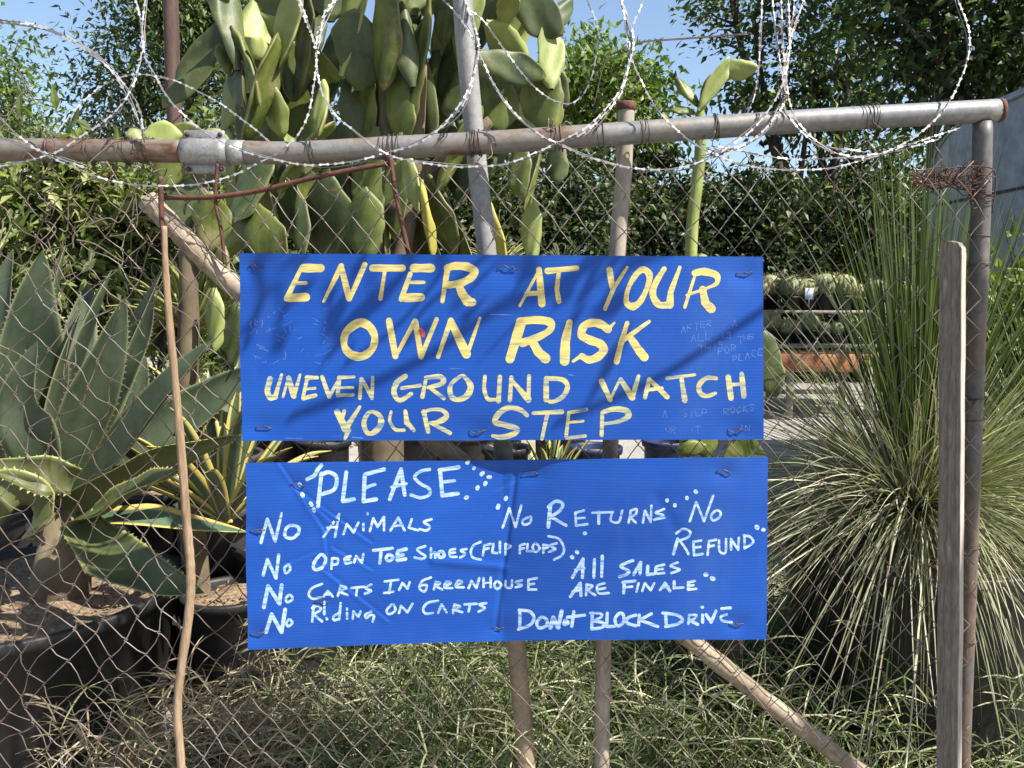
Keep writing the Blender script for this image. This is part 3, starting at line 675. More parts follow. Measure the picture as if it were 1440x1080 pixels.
# grey plank with rounded head, its sunlit side edge painted as a pale strip
def plank():
    xs0 = [(1322, 349), (1321, 600), (1319, 850), (1318, 1090)]
    mb = MB(); n = 34
    W = 0.0445; T = 0.024
    ys = np.linspace(0, 1, n) ** 1.0
    prof = []
    ys = np.concatenate([np.linspace(0, 0.022, 12) ** 1.0, np.linspace(0.03, 1, n)]); n = len(ys)
    cols = 9
    for i in range(n):
        py = 340 + ys[i] * 960
        xl = np.interp(py, [340, 850, 1300], [1322, 1319, 1315]); c = P(xl + 15.5, py, 1.775)
        k = min(1.0, 0.30 + 0.70 * math.sqrt(max(0, 1 - (1 - min(1, (py - 340) / 15)) ** 2)))
        w_ = W * k * (1 + 0.015 * math.sin(i * 1.3))
        u = np.linspace(-0.5, 0.5, cols)
        f = np.stack([c[0] + u * w_, np.full(cols, c[1] - T / 2) + 0.0012 * np.sin(u * 17 + i * 0.2), np.full(cols, c[2])], -1)
        b = np.stack([c[0] + u[::-1] * w_, np.full(cols, c[1] + T / 2), np.full(cols, c[2])], -1)
        prof.append(np.vstack([f, b]))
    V = np.array(prof); m = cols * 2
    cx = V[:, :, 0].mean(1, keepdims=True); ca, sa = math.cos(math.radians(-50)), math.sin(math.radians(-50))
    X, Y = V[:, :, 0] - cx, V[:, :, 1] - 1.775; V[:, :, 0] = cx + X * ca - Y * sa; V[:, :, 1] = 1.770 + X * sa + Y * ca
    i = np.arange(n - 1)[:, None] * m; j = np.arange(m)[None]; k = (j + 1) % m
    mb.add(V.reshape(-1, 3), np.stack([i + j, i + k, i + m + k, i + m + j], -1).reshape(-1, 4), None)
    c0 = V[0].mean(0); mb.add(np.vstack([V[0], c0 + [0, 0, 0.002]]), None, [[(a + 1) % m, a, m] for a in range(m)])
    pk = tag(mb.build('wooden_plank', M['plank'], smooth=False), 'weathered grey plank with rounded top standing in front of the corner post', 'plank')
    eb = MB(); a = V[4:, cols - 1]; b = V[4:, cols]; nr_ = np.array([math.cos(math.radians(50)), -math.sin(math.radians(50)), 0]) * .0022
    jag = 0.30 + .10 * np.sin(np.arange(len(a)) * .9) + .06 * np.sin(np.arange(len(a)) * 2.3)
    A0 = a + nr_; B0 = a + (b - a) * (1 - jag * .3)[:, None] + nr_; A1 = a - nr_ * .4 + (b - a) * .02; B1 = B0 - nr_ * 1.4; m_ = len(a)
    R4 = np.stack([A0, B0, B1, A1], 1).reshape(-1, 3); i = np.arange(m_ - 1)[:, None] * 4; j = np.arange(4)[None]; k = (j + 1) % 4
    eb.add(R4, np.stack([i + j, i + k, i + 4 + k, i + 4 + j], -1).reshape(-1, 4)); eb.build('sunlit_edge_strip', M['sunlit_edge'], pk, smooth=False)
    return pk
plank()

# ------------------------------------------------------------------ the signs
YS = 1.795
def gauss(x, s): return np.exp(-(x / s) ** 2)
def seg_dist(px, py, a, b):
    a = np.array(a, float); b = np.array(b, float); d = b - a; L = np.hypot(*d)
    t = np.clip(((px - a[0]) * d[0] + (py - a[1]) * d[1]) / L ** 2, 0, 1)
    s = ((px - a[0]) * d[1] - (py - a[1]) * d[0]) / L
    return np.hypot(px - a[0] - t * d[0], py - a[1] - t * d[1]), s
UT = [(360, 376), (712, 377), (1048, 384), (372, 600), (672, 606), (1035, 604), (575, 362)]
LT = [(418, 682), (748, 665), (1018, 663), (362, 746), (362, 890), (699, 884), (1036, 877), (452, 846)]
def f_up(px, py):
    u = (px - 336) / 737; v = (py - 357) / 262
    y = 0.008 * np.sin(u * 5.2 + 0.8) + 0.006 * np.sin(u * 9 + v * 3) + 0.006 * np.sin(v * 4 + u * 2) - 0.012
    for (x, yy) in UT:
        r = np.hypot(px - x, (py - yy) * 1.4); y = y + 0.0045 * gauss(r, 28)
    y = y + 0.002 * np.exp(-((px - 375) + (py - 400) * 0.5) ** 2 / 260) * gauss(py - 420, 70)
    y = y - 0.002 * np.exp(-((px - 960) * 0.6 + (py - 545)) ** 2 / 500) * gauss(px - 960, 110)
    return y
def f_lo(px, py):
    y = -0.036 + np.where(px < 708, 0.052 * (px - 350) / 358, 0.052 - 0.036 * np.sin(math.pi / 2 * np.clip((px - 708) / 260, 0, 1)) + 0.010 * np.clip((px - 968) / 112, 0, 1) ** 2)
    y = y + 0.002 * np.sin(py * 0.03 + px * 0.01)
    for a, b in (((428, 700), (470, 738)), ((470, 772), (520, 800)), ((388, 800), (442, 778)), ((700, 690), (742, 668)), ((392, 652), (455, 745)), ((455, 745), (462, 800)), ((440, 790), (545, 872)), ((420, 690), (520, 762))):
        d, s = seg_dist(px, py, a, b); y = y + 0.0011 * np.clip(s / 2, -1, 1) * gauss(d, 5)
    for (x, yy) in LT:
        r = np.hypot(px - x, (py - yy) * 1.4); y = y + 0.004 * gauss(r, 20)
    d, s = seg_dist(px, py, (725, 668), (697, 884)); y = y + 0.0035 * gauss(d, 3.5)
    d, s = seg_dist(px, py, (610, 789), (708, 798)); y = y - 0.003 * gauss(d, 6)
    d, s = seg_dist(px, py, (925, 700), (955, 752)); y = y + 0.0015 * gauss(d, 9)
    return y
def make_sign(corners, f, label, bow=0.0, nu=420, nv=140):
    (x0, y0), (x1, y1), (x2, y2), (x3, y3) = corners
    u, v = np.meshgrid(np.linspace(0, 1, nu), np.linspace(0, 1, nv))
    px = (x0 * (1 - u) + x1 * u) * (1 - v) + (x3 * (1 - u) + x2 * u) * v
    py = (y0 * (1 - u) + y1 * u) * (1 - v) + (y3 * (1 - u) + y2 * u) * v
    py = py - bow * v * np.sin(math.pi * np.clip(u * 1.05, 0, 1))
    px = px + 0.8 * np.sin(v * 9) * (u < 0.01) ; 
    Fp = P(px, py, YS + f(px, py)); Bk = Fp + np.array([0, 0.004, 0])
    mb = MB(); n = nu * nv
    i = (np.arange(nv - 1)[:, None] * nu + np.arange(nu - 1)[None]).ravel()
    q = np.stack([i, i + nu, i + nu + 1, i + 1], -1)
    ring = np.concatenate([np.arange(nu), np.arange(1, nv) * nu + nu - 1, (nv - 1) * nu + np.arange(nu - 2, -1, -1), np.arange(nv - 2, 0, -1) * nu])
    r2 = np.roll(ring, -1); e = np.stack([ring, r2, r2 + n, ring + n], -1)
    mb.add(np.vstack([Fp.reshape(-1, 3), Bk.reshape(-1, 3)]), np.vstack([q, q[:, ::-1] + n]))
    mb.add(np.vstack([Fp.reshape(-1, 3)[ring], Bk.reshape(-1, 3)[ring]]), [[a, (a + 1) % len(ring), (a + 1) % len(ring) + len(ring), a + len(ring)] for a in range(len(ring))])
    return tag(mb.build('painted_sign', M['sign']), label, 'sign')
upper = make_sign([(336, 356), (1073, 361), (1074, 618), (340, 620)], f_up, 'blue corrugated plastic sign with yellow ENTER AT YOUR OWN RISK lettering')
lower = make_sign([(345, 651.5), (1080, 643), (1078, 899), (348, 914)], f_lo, 'creased blue plastic sign with white PLEASE rules lettering, wired on lowest', bow=5)
_k = [0]
def stroke(mb, pts, w, f, smooth, lift=0.00022):
    pts = np.array(pts, float)
    q = catmull(pts, 7) if (smooth and len(pts) > 2) else pts
    segs = [q] if (smooth or len(q) == 2) else [q[i:i + 2] for i in range(len(q) - 1)]
    tot = sum(len(s) - 1 for s in segs); done = 0
    for s in segs:
        if len(s) == 2: s = np.linspace(s[0], s[1], 7)
        n = len(s)
        ww = np.interp(np.linspace(done, done + 1, n) / (len(segs) if len(segs) > 1 else 1), np.linspace(0, 1, len(w)), w)
        done += 1
        ww = ww * (1 + 0.045 * np.sin(np.arange(n) * 0.9 + _k[0]))
        t = nrm(np.gradient(s, axis=0)); nn = np.stack([-t[:, 1], t[:, 0]], -1)
        L = s + nn * ww[:, None] * 0.5; R = s - nn * ww[:, None] * 0.5
        a = np.linspace(0, math.pi, 6)[1:-1]
        cap0 = s[0] + (np.outer(np.cos(a), nn[0]) - np.outer(np.sin(a), t[0])) * ww[0] * 0.5 * np.array([1, 1])
        cap1 = s[-1] + (np.outer(np.cos(a), -nn[-1]) + np.outer(np.sin(a), t[-1])) * ww[-1] * 0.5
        poly = np.vstack([L, R, cap0, cap1, s])
        off = lift + (_k[0] % 12) * 0.000018; _k[0] += 1
        V = P(poly[:, 0], poly[:, 1], YS + f(poly[:, 0], poly[:, 1]) - off)
        i = np.arange(n - 1); S = 2 * n + 8
        Q = np.vstack([np.stack([i, S + i, S + i + 1, i + 1], -1), np.stack([S + i, n + i, n + i + 1, S + i + 1], -1)])
        T = []
        c0 = [0] + list(range(2 * n, 2 * n + 4)) + [n]; c1 = [2 * n - 1] + list(range(2 * n + 4, 2 * n + 8)) + [n - 1]
        for c, m in ((c0, S), (c1, S + n - 1)):
            for k in range(5): T.append([m, c[k], c[k + 1]])
        mb.add(V, Q, T)
def lettering(text, par, f, mat, words, grow=0.0):
    rows = text.strip().splitlines(); k = 0
    assert sum(n for n, _ in words) == len(rows), (len(rows), words)
    for n, lab in words:
        word(rows[k:k + n], par, f, mat, lab, grow); k += n
def word(rows, par, f, mat, label, grow):
    mb = MB()
    for line in rows:
        for it in line.split('|'):
            it = it.split()
            if not it: continue
            h = it[0]; sm = h[0] == 's'; w = [float(x) + grow for x in h.lstrip('s').split('>')]
            stroke(mb, [tuple(map(float, c.split(','))) for c in it[1:]], w, f, sm)
    return tag(mb.build('painted_dots' if 'dots' in label else 'painted_word', M[mat], par, smooth=False), label)
T_A = """
12 427,377 451,377|5>7>8 424,376 403,420|5 415,398 430,398|12 407,419 430,418
4>8 455,424 480,374|8>9 480,376 491,420|6>8 492,420 513,372
10 524,377 566,377|5>6 541,382 535,420
12 582,377 606,377|7 577,385 564,421|5 576,397 596,397|12 570,419 592,418
8>6 629,380 622,424|s10>12>11>10 629,377 640,374 656,375 667,381 663,390 648,398 630,401|10>14 644,399 650,413 658,424|12 657,424 664,425
4 759,378 731,430|8>11 758,379 762,427|7 741,413 758,412
9>7 770,381 811,377|6>7 786,381 783,407 786,424
9>8 857,379 861,404|4>6 882,376 863,405|6>6 863,405 851,434
s9>10>7>8>11>8>6>8>9 904,379 913,386 911,402 901,423 890,431 881,425 883,407 893,388 904,379
s7>9>10>9 934,378 922,398 918,414 926,428 940,429|5>11 956,376 943,411 942,429
4>5 977,388 963,432|s9>11>10>6>4 977,384 990,382 1007,387 1008,398 995,405|4 995,405 966,415|10>13 988,407 992,426 1000,434
"""
T_B = """
s13>12>10>10>12>12>9>11>13 505,454 519,459 527,474 523,491 509,501 493,498 484,485 487,467 505,454
9>9 547,451 556,501|5>7 556,502 583,452|8>8 584,452 592,500|7>6 592,502 614,449
6>7 616,502 634,450|10>13 634,452 656,498|6>4 656,501 675,447
14>13 733,453 717,505|s11>11>12>9>10>12 731,452 754,450 773,453 774,463 759,473 735,482|12>14 749,481 757,495 767,504
9>13 801,453 795,480|13>14 795,480 794,508
3>5 864,454 855,463|s11>12>11>12>12>12>11>9 855,463 845,456 832,454 821,459 818,471 829,478 843,483 849,491 842,501 829,506 818,501|6>4 818,500 806,508
6>8 882,454 873,484|8>8 873,484 867,509|5>7 913,452 877,478|10>13 888,477 898,492 906,502
"""
T_C = """
s8 380,533 376,549 380,559 387,558|7>4 387,558 396,527
4 398,558 406,530|8 406,532 413,557|6>4 413,558 422,527
5 432,532 426,559|7>5 432,531 446,531|4 430,547 443,546|7>5 427,560 444,556
6 453,530 463,558|5>4 463,558 475,536
6 477,531 475,556|5>4 478,531 498,530|4 477,545 496,545|5 476,556 496,555
5 508,532 506,560|5>6 509,533 523,559|5 523,560 524,531
s7>8>7>6 570,529 558,538 554,552 562,563 578,554|5 565,546 591,542
5>6 599,532 594,558|s6>8>5 599,531 620,530 622,539 602,545|5>6 604,545 624,560
s5>6>8>7>9>9>6>5 648,529 634,541 634,556 643,562 656,557 662,544 655,532 648,529
s5>6>5 682,529 681,547 686,561 696,562|6>7 703,530 701,564
6 719,531 717,563|5>9 720,535 743,562|6>5 744,529 743,564
7>8 768,532 768,562|s6>7>7>6>5 768,532 791,534 798,544 791,558 776,565 768,561
8>7 846,536 858,562|4 858,562 872,533|7>9 873,534 889,559|8>5 889,559 898,529
6 913,533 907,559|5>8 913,533 938,558|5 912,548 931,546
5>4 938,532 977,527|6>8 958,530 963,563
s6>7>7>5 1007,532 993,532 983,542 985,553 994,557 1006,553
8 1024,530 1028,560|7>8 1043,526 1046,557|5 1025,541 1046,540
"""
T_D = """
8>11 474,579 486,603|9>4 486,603 506,572|8>4 490,605 485,617|6>4 484,578 480,594
s5>7>7>6>8>9>7>5 521,579 512,592 515,607 524,609 535,598 534,585 521,579
s4>5>5 550,579 548,592 556,604 568,605|5>8>5 570,578 572,594 582,605
7>6 596,579 602,607|s4>5>8>5 594,580 607,576 622,577 628,586 615,594 605,595|5>6 606,595 633,609
s6>7>8>8>8>7>8>5 741,584 733,577 717,573 703,580 696,593 712,598 727,603 723,610 705,615 693,613
5>7 750,581 790,579|6>5 770,580 762,617
5 800,580 796,614|5 801,580 825,576|4 800,594 820,592|5 797,616 823,613
5>6 847,580 846,612|s6>8>9>6>4 849,579 865,575 881,578 883,586 868,593 849,596
"""
Y_ = 'yellow brushed word '
lettering(T_A, upper, f_up, 'yellow', [(5, Y_ + 'ENTER'), (2, Y_ + 'AT'), (4, Y_ + 'YOUR after AT')])
lettering(T_B, upper, f_up, 'yellow', [(3, Y_ + 'OWN'), (4, Y_ + 'RISK')])
lettering(T_C, upper, f_up, 'yellow_thin', [(6, Y_ + 'UNEVEN'), (6, Y_ + 'GROUND'), (5, Y_ + 'WATCH')])
lettering(T_D, upper, f_up, 'yellow_thin', [(4, Y_ + 'YOUR before STEP'), (4, Y_ + 'STEP')])
T_P = """
6 452,666 447,712|s6 451,668 462,664 473,671 470,688 453,695
6 487,664 482,704|6 482,705 498,702
6 513,668 511,705|6 514,667 540,660|5 514,686 527,681|6 511,705 529,702
6 548,702 564,660|6 564,660 569,696|5 551,685 571,680
s5 604,660 591,663 583,671 591,680 603,687 604,695 592,700 578,696
6 619,662 622,697|6 618,661 645,657|5 621,678 639,676|6 622,697 644,694
6>5 657,651 659,649|5 666,659 667,658|6 677,667 679,665|6 687,671 689,671|6 682,681 683,679|6 671,687 672,685|6 655,700 657,699|6 711,702 712,700|6 700,714 701,711
6 432,674 442,669 447,660 452,654|6 421,681 422,682|6 425,695 426,697|6 437,708 438,710|6 441,716 442,718
"""
T_L = """
5 367,763 376,730|5 376,730 387,761|5>4 387,761 396,722|s5 409,739 419,741 420,749 411,757 401,754 402,744 409,739
4 455,755 477,723|4 477,723 471,755|4 460,742 474,741
4 483,751 488,737|4 488,737 497,749|4 497,749 504,735
4 511,737 511,746|4 517,722 517,723
4 520,747 525,729|4 525,729 531,741|4 531,741 540,727|4 540,727 540,746
4 549,746 560,728|4 560,728 569,746|4 553,740 566,738
4 579,730 575,742|4 575,742 588,746
s4 607,730 596,734 604,740 600,746 590,744
5 370,809 376,787|5 376,787 388,813|5 388,813 392,780|s4 406,794 400,799 402,806 408,801 406,794
s5 451,780 441,793 443,801 453,798 458,786 451,780
4 467,786 466,800|s4 467,785 475,786 474,793 467,794
s4 493,782 485,785 486,792 494,791|4 485,788 491,787
4 498,791 501,782|4 501,782 509,791|4 509,791 511,779
5 525,774 552,771|5 536,774 534,792
s5 547,780 543,785 547,789 553,784 547,780
6 559,777 559,788|6 560,788 570,786|6 560,775 571,772|5 560,782 567,780
s4 598,768 587,772 591,777 598,782 594,786 583,784
4 606,771 606,784|s4 606,779 612,777 612,784
s5 621,775 616,779 619,784 625,781 621,775
s4 640,772 633,774 633,782 642,783|4 633,778 640,777
s4 656,772 648,774 654,779 647,784
s4 676,762 666,767 662,776 665,784 676,787
4 681,767 679,781|4 681,767 690,765|4 680,773 687,771
4 694,765 692,777|4 692,777 699,778
4 703,762 703,777
4 711,765 711,780|s4 711,765 718,768 711,773
4 731,767 731,778|4 731,767 738,765|4 731,772 737,771
4 742,765 741,775|4 741,775 748,775
s4 753,764 749,770 753,776 759,771 753,764
4 764,767 764,777|s4 764,766 772,768 764,772
s4 783,764 774,767 781,772 772,776
s4 771,754 786,758 793,771 790,781 779,787
6 371,854 377,824|6 377,824 393,849|6 393,849 396,823|s4 406,837 402,842 404,847 411,843 410,838 406,837
s4 453,821 439,827 434,836 440,842 451,840
4 455,839 461,831|4 461,831 468,839|4 457,836 466,836
4 475,838 479,824|s4 479,824 487,827 477,832|4 477,832 489,837
4 494,827 512,825|4 502,827 501,837
s4 522,822 514,827 522,831 513,835
4 541,818 560,815|4 550,818 547,834|4 540,834 553,832
4 561,830 566,820|4 566,820 573,828|4 573,828 576,819
s4 606,812 594,817 590,827 597,832 600,823 592,823
4 610,829 613,818|s4 613,818 619,820 612,824|4 612,824 622,829
s4 626,824 634,820 628,818 625,826 636,827
s4 641,823 650,819 644,817 641,825 652,826
4 659,827 663,817|4 663,817 670,827|4 670,827 674,813
4 680,813 680,826|4 690,812 690,826|3 680,820 690,819
s4 699,817 695,823 699,828 705,823 699,817
s4 711,817 711,825 719,826 720,816
s4 734,816 725,819 734,823 725,826
4 755,813 743,815|4 743,815 743,829|4 743,829 754,829|4 743,822 751,821
6 374,889 382,864|6 382,864 396,889|6 396,889 401,857|s4 407,871 403,876 405,881 411,876 407,871
4 441,852 439,874|s4 439,855 447,852 451,857 441,864|4 441,864 453,874
4 456,847 456,864|4 459,869 460,871
4 479,848 477,871|s4 477,862 469,867 470,872 477,870
4 488,862 488,870|4 488,856 488,857
4 496,870 497,860|4 497,860 504,867|4 504,867 507,860
s4 522,860 514,864 515,869 521,865 526,866 524,874
s4 552,850 544,858 547,864 556,858 552,850
4 561,862 564,852|4 564,852 573,861|4 573,861 580,849
s4 616,845 601,848 595,857 599,863 609,862
4 616,862 621,850|4 621,850 628,861
4 637,862 639,850|s4 639,850 647,853 637,857|4 637,857 650,861
4 653,850 670,849|4 661,850 659,860
s4 684,848 674,850 682,855 673,860
"""
T_R = """
4 707,742 716,715|4 716,715 725,741|4 725,741 733,711|s4 744,727 735,732 737,738 745,735 747,728 744,727
6 774,710 771,741|s5 771,713 781,705 791,708 788,717 773,728|5 775,727 796,739
4 821,718 809,721|4 809,721 810,739|4 810,739 826,737|4 810,729 822,728
4 833,721 862,720|5 842,720 842,736
s4 861,720 859,732 870,734 875,718
4 884,735 887,718|s4 887,718 895,716 894,723 886,727|4 886,727 894,735
4 904,735 907,718|4 907,718 915,734|4 915,734 916,711
s4 934,716 922,721 933,725 920,731|3 921,731 935,728
6 938,703 938,704|6 949,710 949,711|6 966,700 966,701|6 978,691 979,692
4 970,733 979,706|4 979,706 990,733|4 990,733 1003,697|s4 1007,718 1000,725 1003,732 1012,727 1013,720 1007,718
5 953,758 947,779|s4 951,750 960,744 970,747 968,755 953,761|4 956,760 965,773|4 965,773 968,779
4 986,760 975,762|4 975,762 976,781|4 976,781 988,779|4 976,770 985,769
4 997,761 995,780|4 997,761 1007,759|4 996,769 1004,767
s4 1011,760 1012,775 1020,777 1021,758
4 1028,773 1028,758|4 1028,758 1038,773|4 1038,773 1039,756
4 1047,753 1047,770|s4 1046,753 1055,755 1059,763 1047,771
7 1064,741 1065,742|6 1073,745 1074,745
6 822,750 823,750|6 811,776 812,777|6 804,783 805,784
5 805,812 820,786|5 820,786 819,812|4 809,801 822,799
5 836,787 835,812
5 847,782 846,811
s5 890,788 873,796 884,803 881,808 871,811
5 891,808 901,791|5 901,791 900,807|4 894,801 901,800
5 911,796 910,808|5 910,808 920,807
s4 934,794 923,797 923,806 934,806|4 924,801 932,800
s4 953,791 943,796 956,801 944,806
5 802,839 816,820|5 816,820 817,838|4 805,832 817,830
4 824,837 825,822|s4 825,822 833,824 826,830|4 826,830 837,837
s4 850,820 840,824 842,834 856,834|4 841,829 851,827
5 878,819 877,834|5 876,819 893,817|4 878,826 889,825
4 898,820 895,832
4 903,831 907,820|4 907,820 915,830|4 915,830 920,820
4 928,830 935,820|5 935,820 942,831|4 931,826 940,825
5 948,818 948,827|4 948,827 961,826
4 977,817 968,819|5 968,819 968,829|4 968,829 979,828|4 968,824 975,823
7 992,808 993,808|7 1001,813 1003,814
5 731,859 731,884|s5 730,858 745,860 751,869 745,879 729,885
s5 762,868 755,875 758,883 768,880 769,872 762,868
7 774,882 778,869|7 778,869 785,882|6 785,882 790,859
s5 795,872 793,878 799,876 795,872
5 807,860 804,881|5 798,868 822,865
5 833,862 832,884|s4 830,862 845,863 845,868 834,873|s5 834,873 848,876 847,882 832,885
5 854,862 853,881|5 853,881 864,881
s5 872,862 865,870 868,880 876,876 877,866 872,862
s5 894,865 883,869 882,876 894,880
5 899,865 898,879|5 916,863 900,872|5 900,872 925,881
5 936,864 937,880|s5 932,862 952,865 960,872 951,878 936,881
4 968,877 969,865|s4 969,865 979,865 975,871 969,872|5 969,872 981,878
5 988,865 988,875|5 987,854 988,854
5 993,864 1000,875|5 1000,875 1007,859
s4 1022,864 1014,867 1016,873 1029,875|5 1015,856 1027,855
"""
W_ = 'white marker word '
lettering(T_P, lower, f_lo, 'white', [(6, W_ + 'PLEASE'), (2, 'white dots round PLEASE')], -0.4)
lettering(T_L, lower, f_lo, 'white', [(1, W_ + 'NO before ANIMALS'), (7, W_ + 'ANIMALS'), (1, W_ + 'NO before OPEN'), (4, W_ + 'OPEN'), (3, W_ + 'TOE'), (5, W_ + 'SHOES'), (11, 'white marker words FLIP FLOPS in brackets'),
    (1, W_ + 'NO before CARTS'), (5, W_ + 'CARTS before IN'), (2, W_ + 'IN'), (10, W_ + 'GREENHOUSE'), (1, W_ + 'NO before RIDING'), (6, W_ + 'RIDING'), (2, W_ + 'ON'), (5, W_ + 'CARTS after ON')], -0.5)
lettering(T_R, lower, f_lo, 'white', [(1, W_ + 'NO before RETURNS'), (7, W_ + 'RETURNS'), (1, 'white dots after RETURNS'), (1, W_ + 'NO above REFUND'), (6, W_ + 'REFUND'), (1, 'white dots right of REFUND'), (1, 'white dots before ALL'), (3, W_ + 'ALL'), (5, W_ + 'SALES'),
    (3, W_ + 'ARE'), (6, W_ + 'FINALE'), (1, 'white dots after FINALE'), (2, W_ + 'DO'), (3, W_ + 'NOT'), (5, W_ + 'BLOCK'), (5, W_ + 'DRIVE')], -0.5)
# older, almost worn off marker writing on the upper sign
FONT = {'A': ['0,1 .5,0 1,1', '.2,.65 .8,.6'], 'F': ['0,0 0,1', '0,0 1,0', '0,.5 .7,.5'], 'T': ['0,0 1,0', '.5,0 .5,1'], 'E': ['1,0 0,0 0,1 1,1', '0,.5 .8,.5'],
        'R': ['0,1 0,0 1,.1 .9,.45 0,.5 1,1'], 'L': ['0,0 0,1 .9,1'], 'H': ['0,0 0,1', '1,0 1,1', '0,.5 1,.5'], 'I': ['.5,0 .5,1'], 'S': ['1,.1 .2,0 0,.3 .9,.6 .8,1 0,.95'],
        'P': ['0,1 0,0 1,.1 .9,.5 0,.55'], 'C': ['1,.1 .2,.1 0,.6 .3,1 1,.9'], 'K': ['0,0 0,1', '1,0 0,.5 1,1'], 'O': ['.5,0 0,.4 .3,1 .9,.8 1,.3 .5,0'], 'N': ['0,1 .1,0 .9,1 1,0'], 'l': ['.5,0 .5,1'], 'D': ['0,0 0,1 .9,.8 1,.3 0,0']}
def scrawl(words):
    mb = MB()
    for (s, x, y, h, slope) in words:
        for i, ch in enumerate(s):
            if ch == ' ': continue
            for st in FONT[ch]:
                pts = [(x + (i * 1.25 + float(c.split(',')[0]) * 0.85) * h * 0.8 + rng.normal() * 0.4, y + float(c.split(',')[1]) * h + slope * i * h + rng.normal() * 0.5) for c in st.split()]
                stroke(mb, pts, [1.3], f_up, False, 0.00012)
    return mb
for q in [('AFTER', 958, 459, 9, -.25), ('A', 1030, 450, 9, 0), ('ALL', 972, 471, 10, -.2), ('IS', 1014, 468, 8, -.1), ('THIS', 983, 486, 9, -.2), ('FOR', 1010, 490, 9, -.3), ('THE', 1038, 474, 8, -.3), ('PLACE', 1030, 500, 9, -.25),
             ('A', 932, 578, 9, -.05), ('STEP', 960, 577, 9, -.05), ('ROCKS', 1018, 574, 9, -.15), ('OR', 936, 600, 8, 0), ('IT', 970, 600, 8, 0), ('IN', 1040, 598, 8, 0)]:
    tag(scrawl([q]).build('faded_word', M['faint'], upper, smooth=False), 'worn off marker word ' + q[0])
mb = MB()
for k in range(46):
    x, y = 350 + rng.random() * 110, 436 + rng.random() * 82
    a = rng.normal(size=2) * [7, 5]; stroke(mb, [(x, y), (x + a[0] * .5 + rng.normal() * 2, y + a[1] * .5), (x + a[0], y + a[1])], [1.2], f_up, True, 0.00012)
tag(mb.build('faded_lettering', M['faint'], upper, smooth=False), 'older marker scrawl worn almost away')
mb = MB(); stroke(mb, [(592, 464), (594, 469), (595, 472)], [6, 8, 5], f_up, True, 0.0005); mb.build('paint_blot', M['red'], upper)
for (x0, x1, y) in ((402, 425, 616), (495, 510, 615), (632, 652, 518), (800, 806, 527), (690, 720, 442)):
    mb = MB(); stroke(mb, [(x0, y), (x1, y + 1)], [1.6], f_up, False, 0.00012); mb.build('scuff_mark', M['faint'], upper, smooth=False)
def ties(par, pts, f, seed):
    r2 = np.random.default_rng(seed)
    for (x, y) in pts:
        c = P(x, y, YS + float(f(np.array(x * 1.0), np.array(y * 1.0))) - 0.002); mb = MB()
        w_ = PX(YS)
        p = np.array([[-13, r2.normal(), .010], [-11, 0, -.001], [-4, r2.normal() * 2, -.0025], [3, r2.normal() * 2, -.003], [9, r2.normal() * 2, -.0015], [12, 1, .010]])
        tube(mb, catmull(c + np.stack([p[:, 0] * w_, p[:, 2], -p[:, 1] * w_], -1), 5), 0.0011, 5)
        t = np.linspace(0, 7, 14); a = c + [0.004 * r2.normal(), -0.002, 0]
        tube(mb, a + np.stack([0.0022 * np.cos(t) + t * 0.0012, -0.0012 - 0.001 * np.sin(t), 0.0026 * np.sin(t * 0.9)], -1), 0.0011, 5)
        mb.build('wire_tie', M['tie'], par)
ties(upper, UT[:6], f_up, 3); ties(lower, LT, f_lo, 5)

# bare limbs of a roadside tree added unseen to cast shadows on the upper sign
def shadowing():
    S = SUN; root = empty('shadowing_tree', (4.6, -0.9, 0), 'bare limbs of a roadside tree overhanging the fence from the right', 'tree')
    mb = MB(); hub = np.array([2.55, 1.1, 3.45])
    tube(mb, catmull([[4.6, -.9, 0], [4.55, -.85, 1.6], [4.3, -.6, 3.0], hub], 6), np.linspace(.11, .06, 19), 10)
    for pts, t0, t1, r in (([(1120, 400), (1060, 455), (955, 530), (880, 575), (760, 622)], 1.7, 1.5, .0075), ([(1000, 330), (850, 372), (760, 430), (690, 452), (590, 520), (470, 575), (400, 600)], 1.8, 1.5, .009),
                           ([(760, 300), (700, 352), (640, 405), (585, 450), (560, 500)], 1.6, 1.4, .006), ([(660, 340), (610, 400), (550, 470), (480, 520)], 1.6, 1.5, .0055), ([(420, 330), (375, 410), (350, 480)], 1.6, 1.5, .008)):
        a = np.array(pts, float); p = P(a[:, 0], a[:, 1], YS); p = p + np.linspace(t0, t1, len(p))[:, None] * S
        q = catmull(np.vstack([hub, (hub + p[0]) / 2 + [0, 0, .05], p]), 6); tube(mb, q, np.linspace(.05, r * .55, len(q)) ** 1.0 if False else np.interp(np.linspace(0, 1, len(q)), [0, .3, 1], [.02, r * 1.2, r * .7]), 7)
    mb.build('trunk', M['bark'], root)
    lb = MB(); N = 46
    a = P(330 + rng.random(N) * 560, 330 + rng.random(N) * 150, YS) + (1.45 + .3 * rng.random(N))[:, None] * S
    leaves(lb, a, rng.normal(size=(N, 3)), rng.normal(size=(N, 3)), .05 + .04 * rng.random(N), .028, .5); lb.build('crown', M['tree_mid'], root, smooth=False)
shadowing()

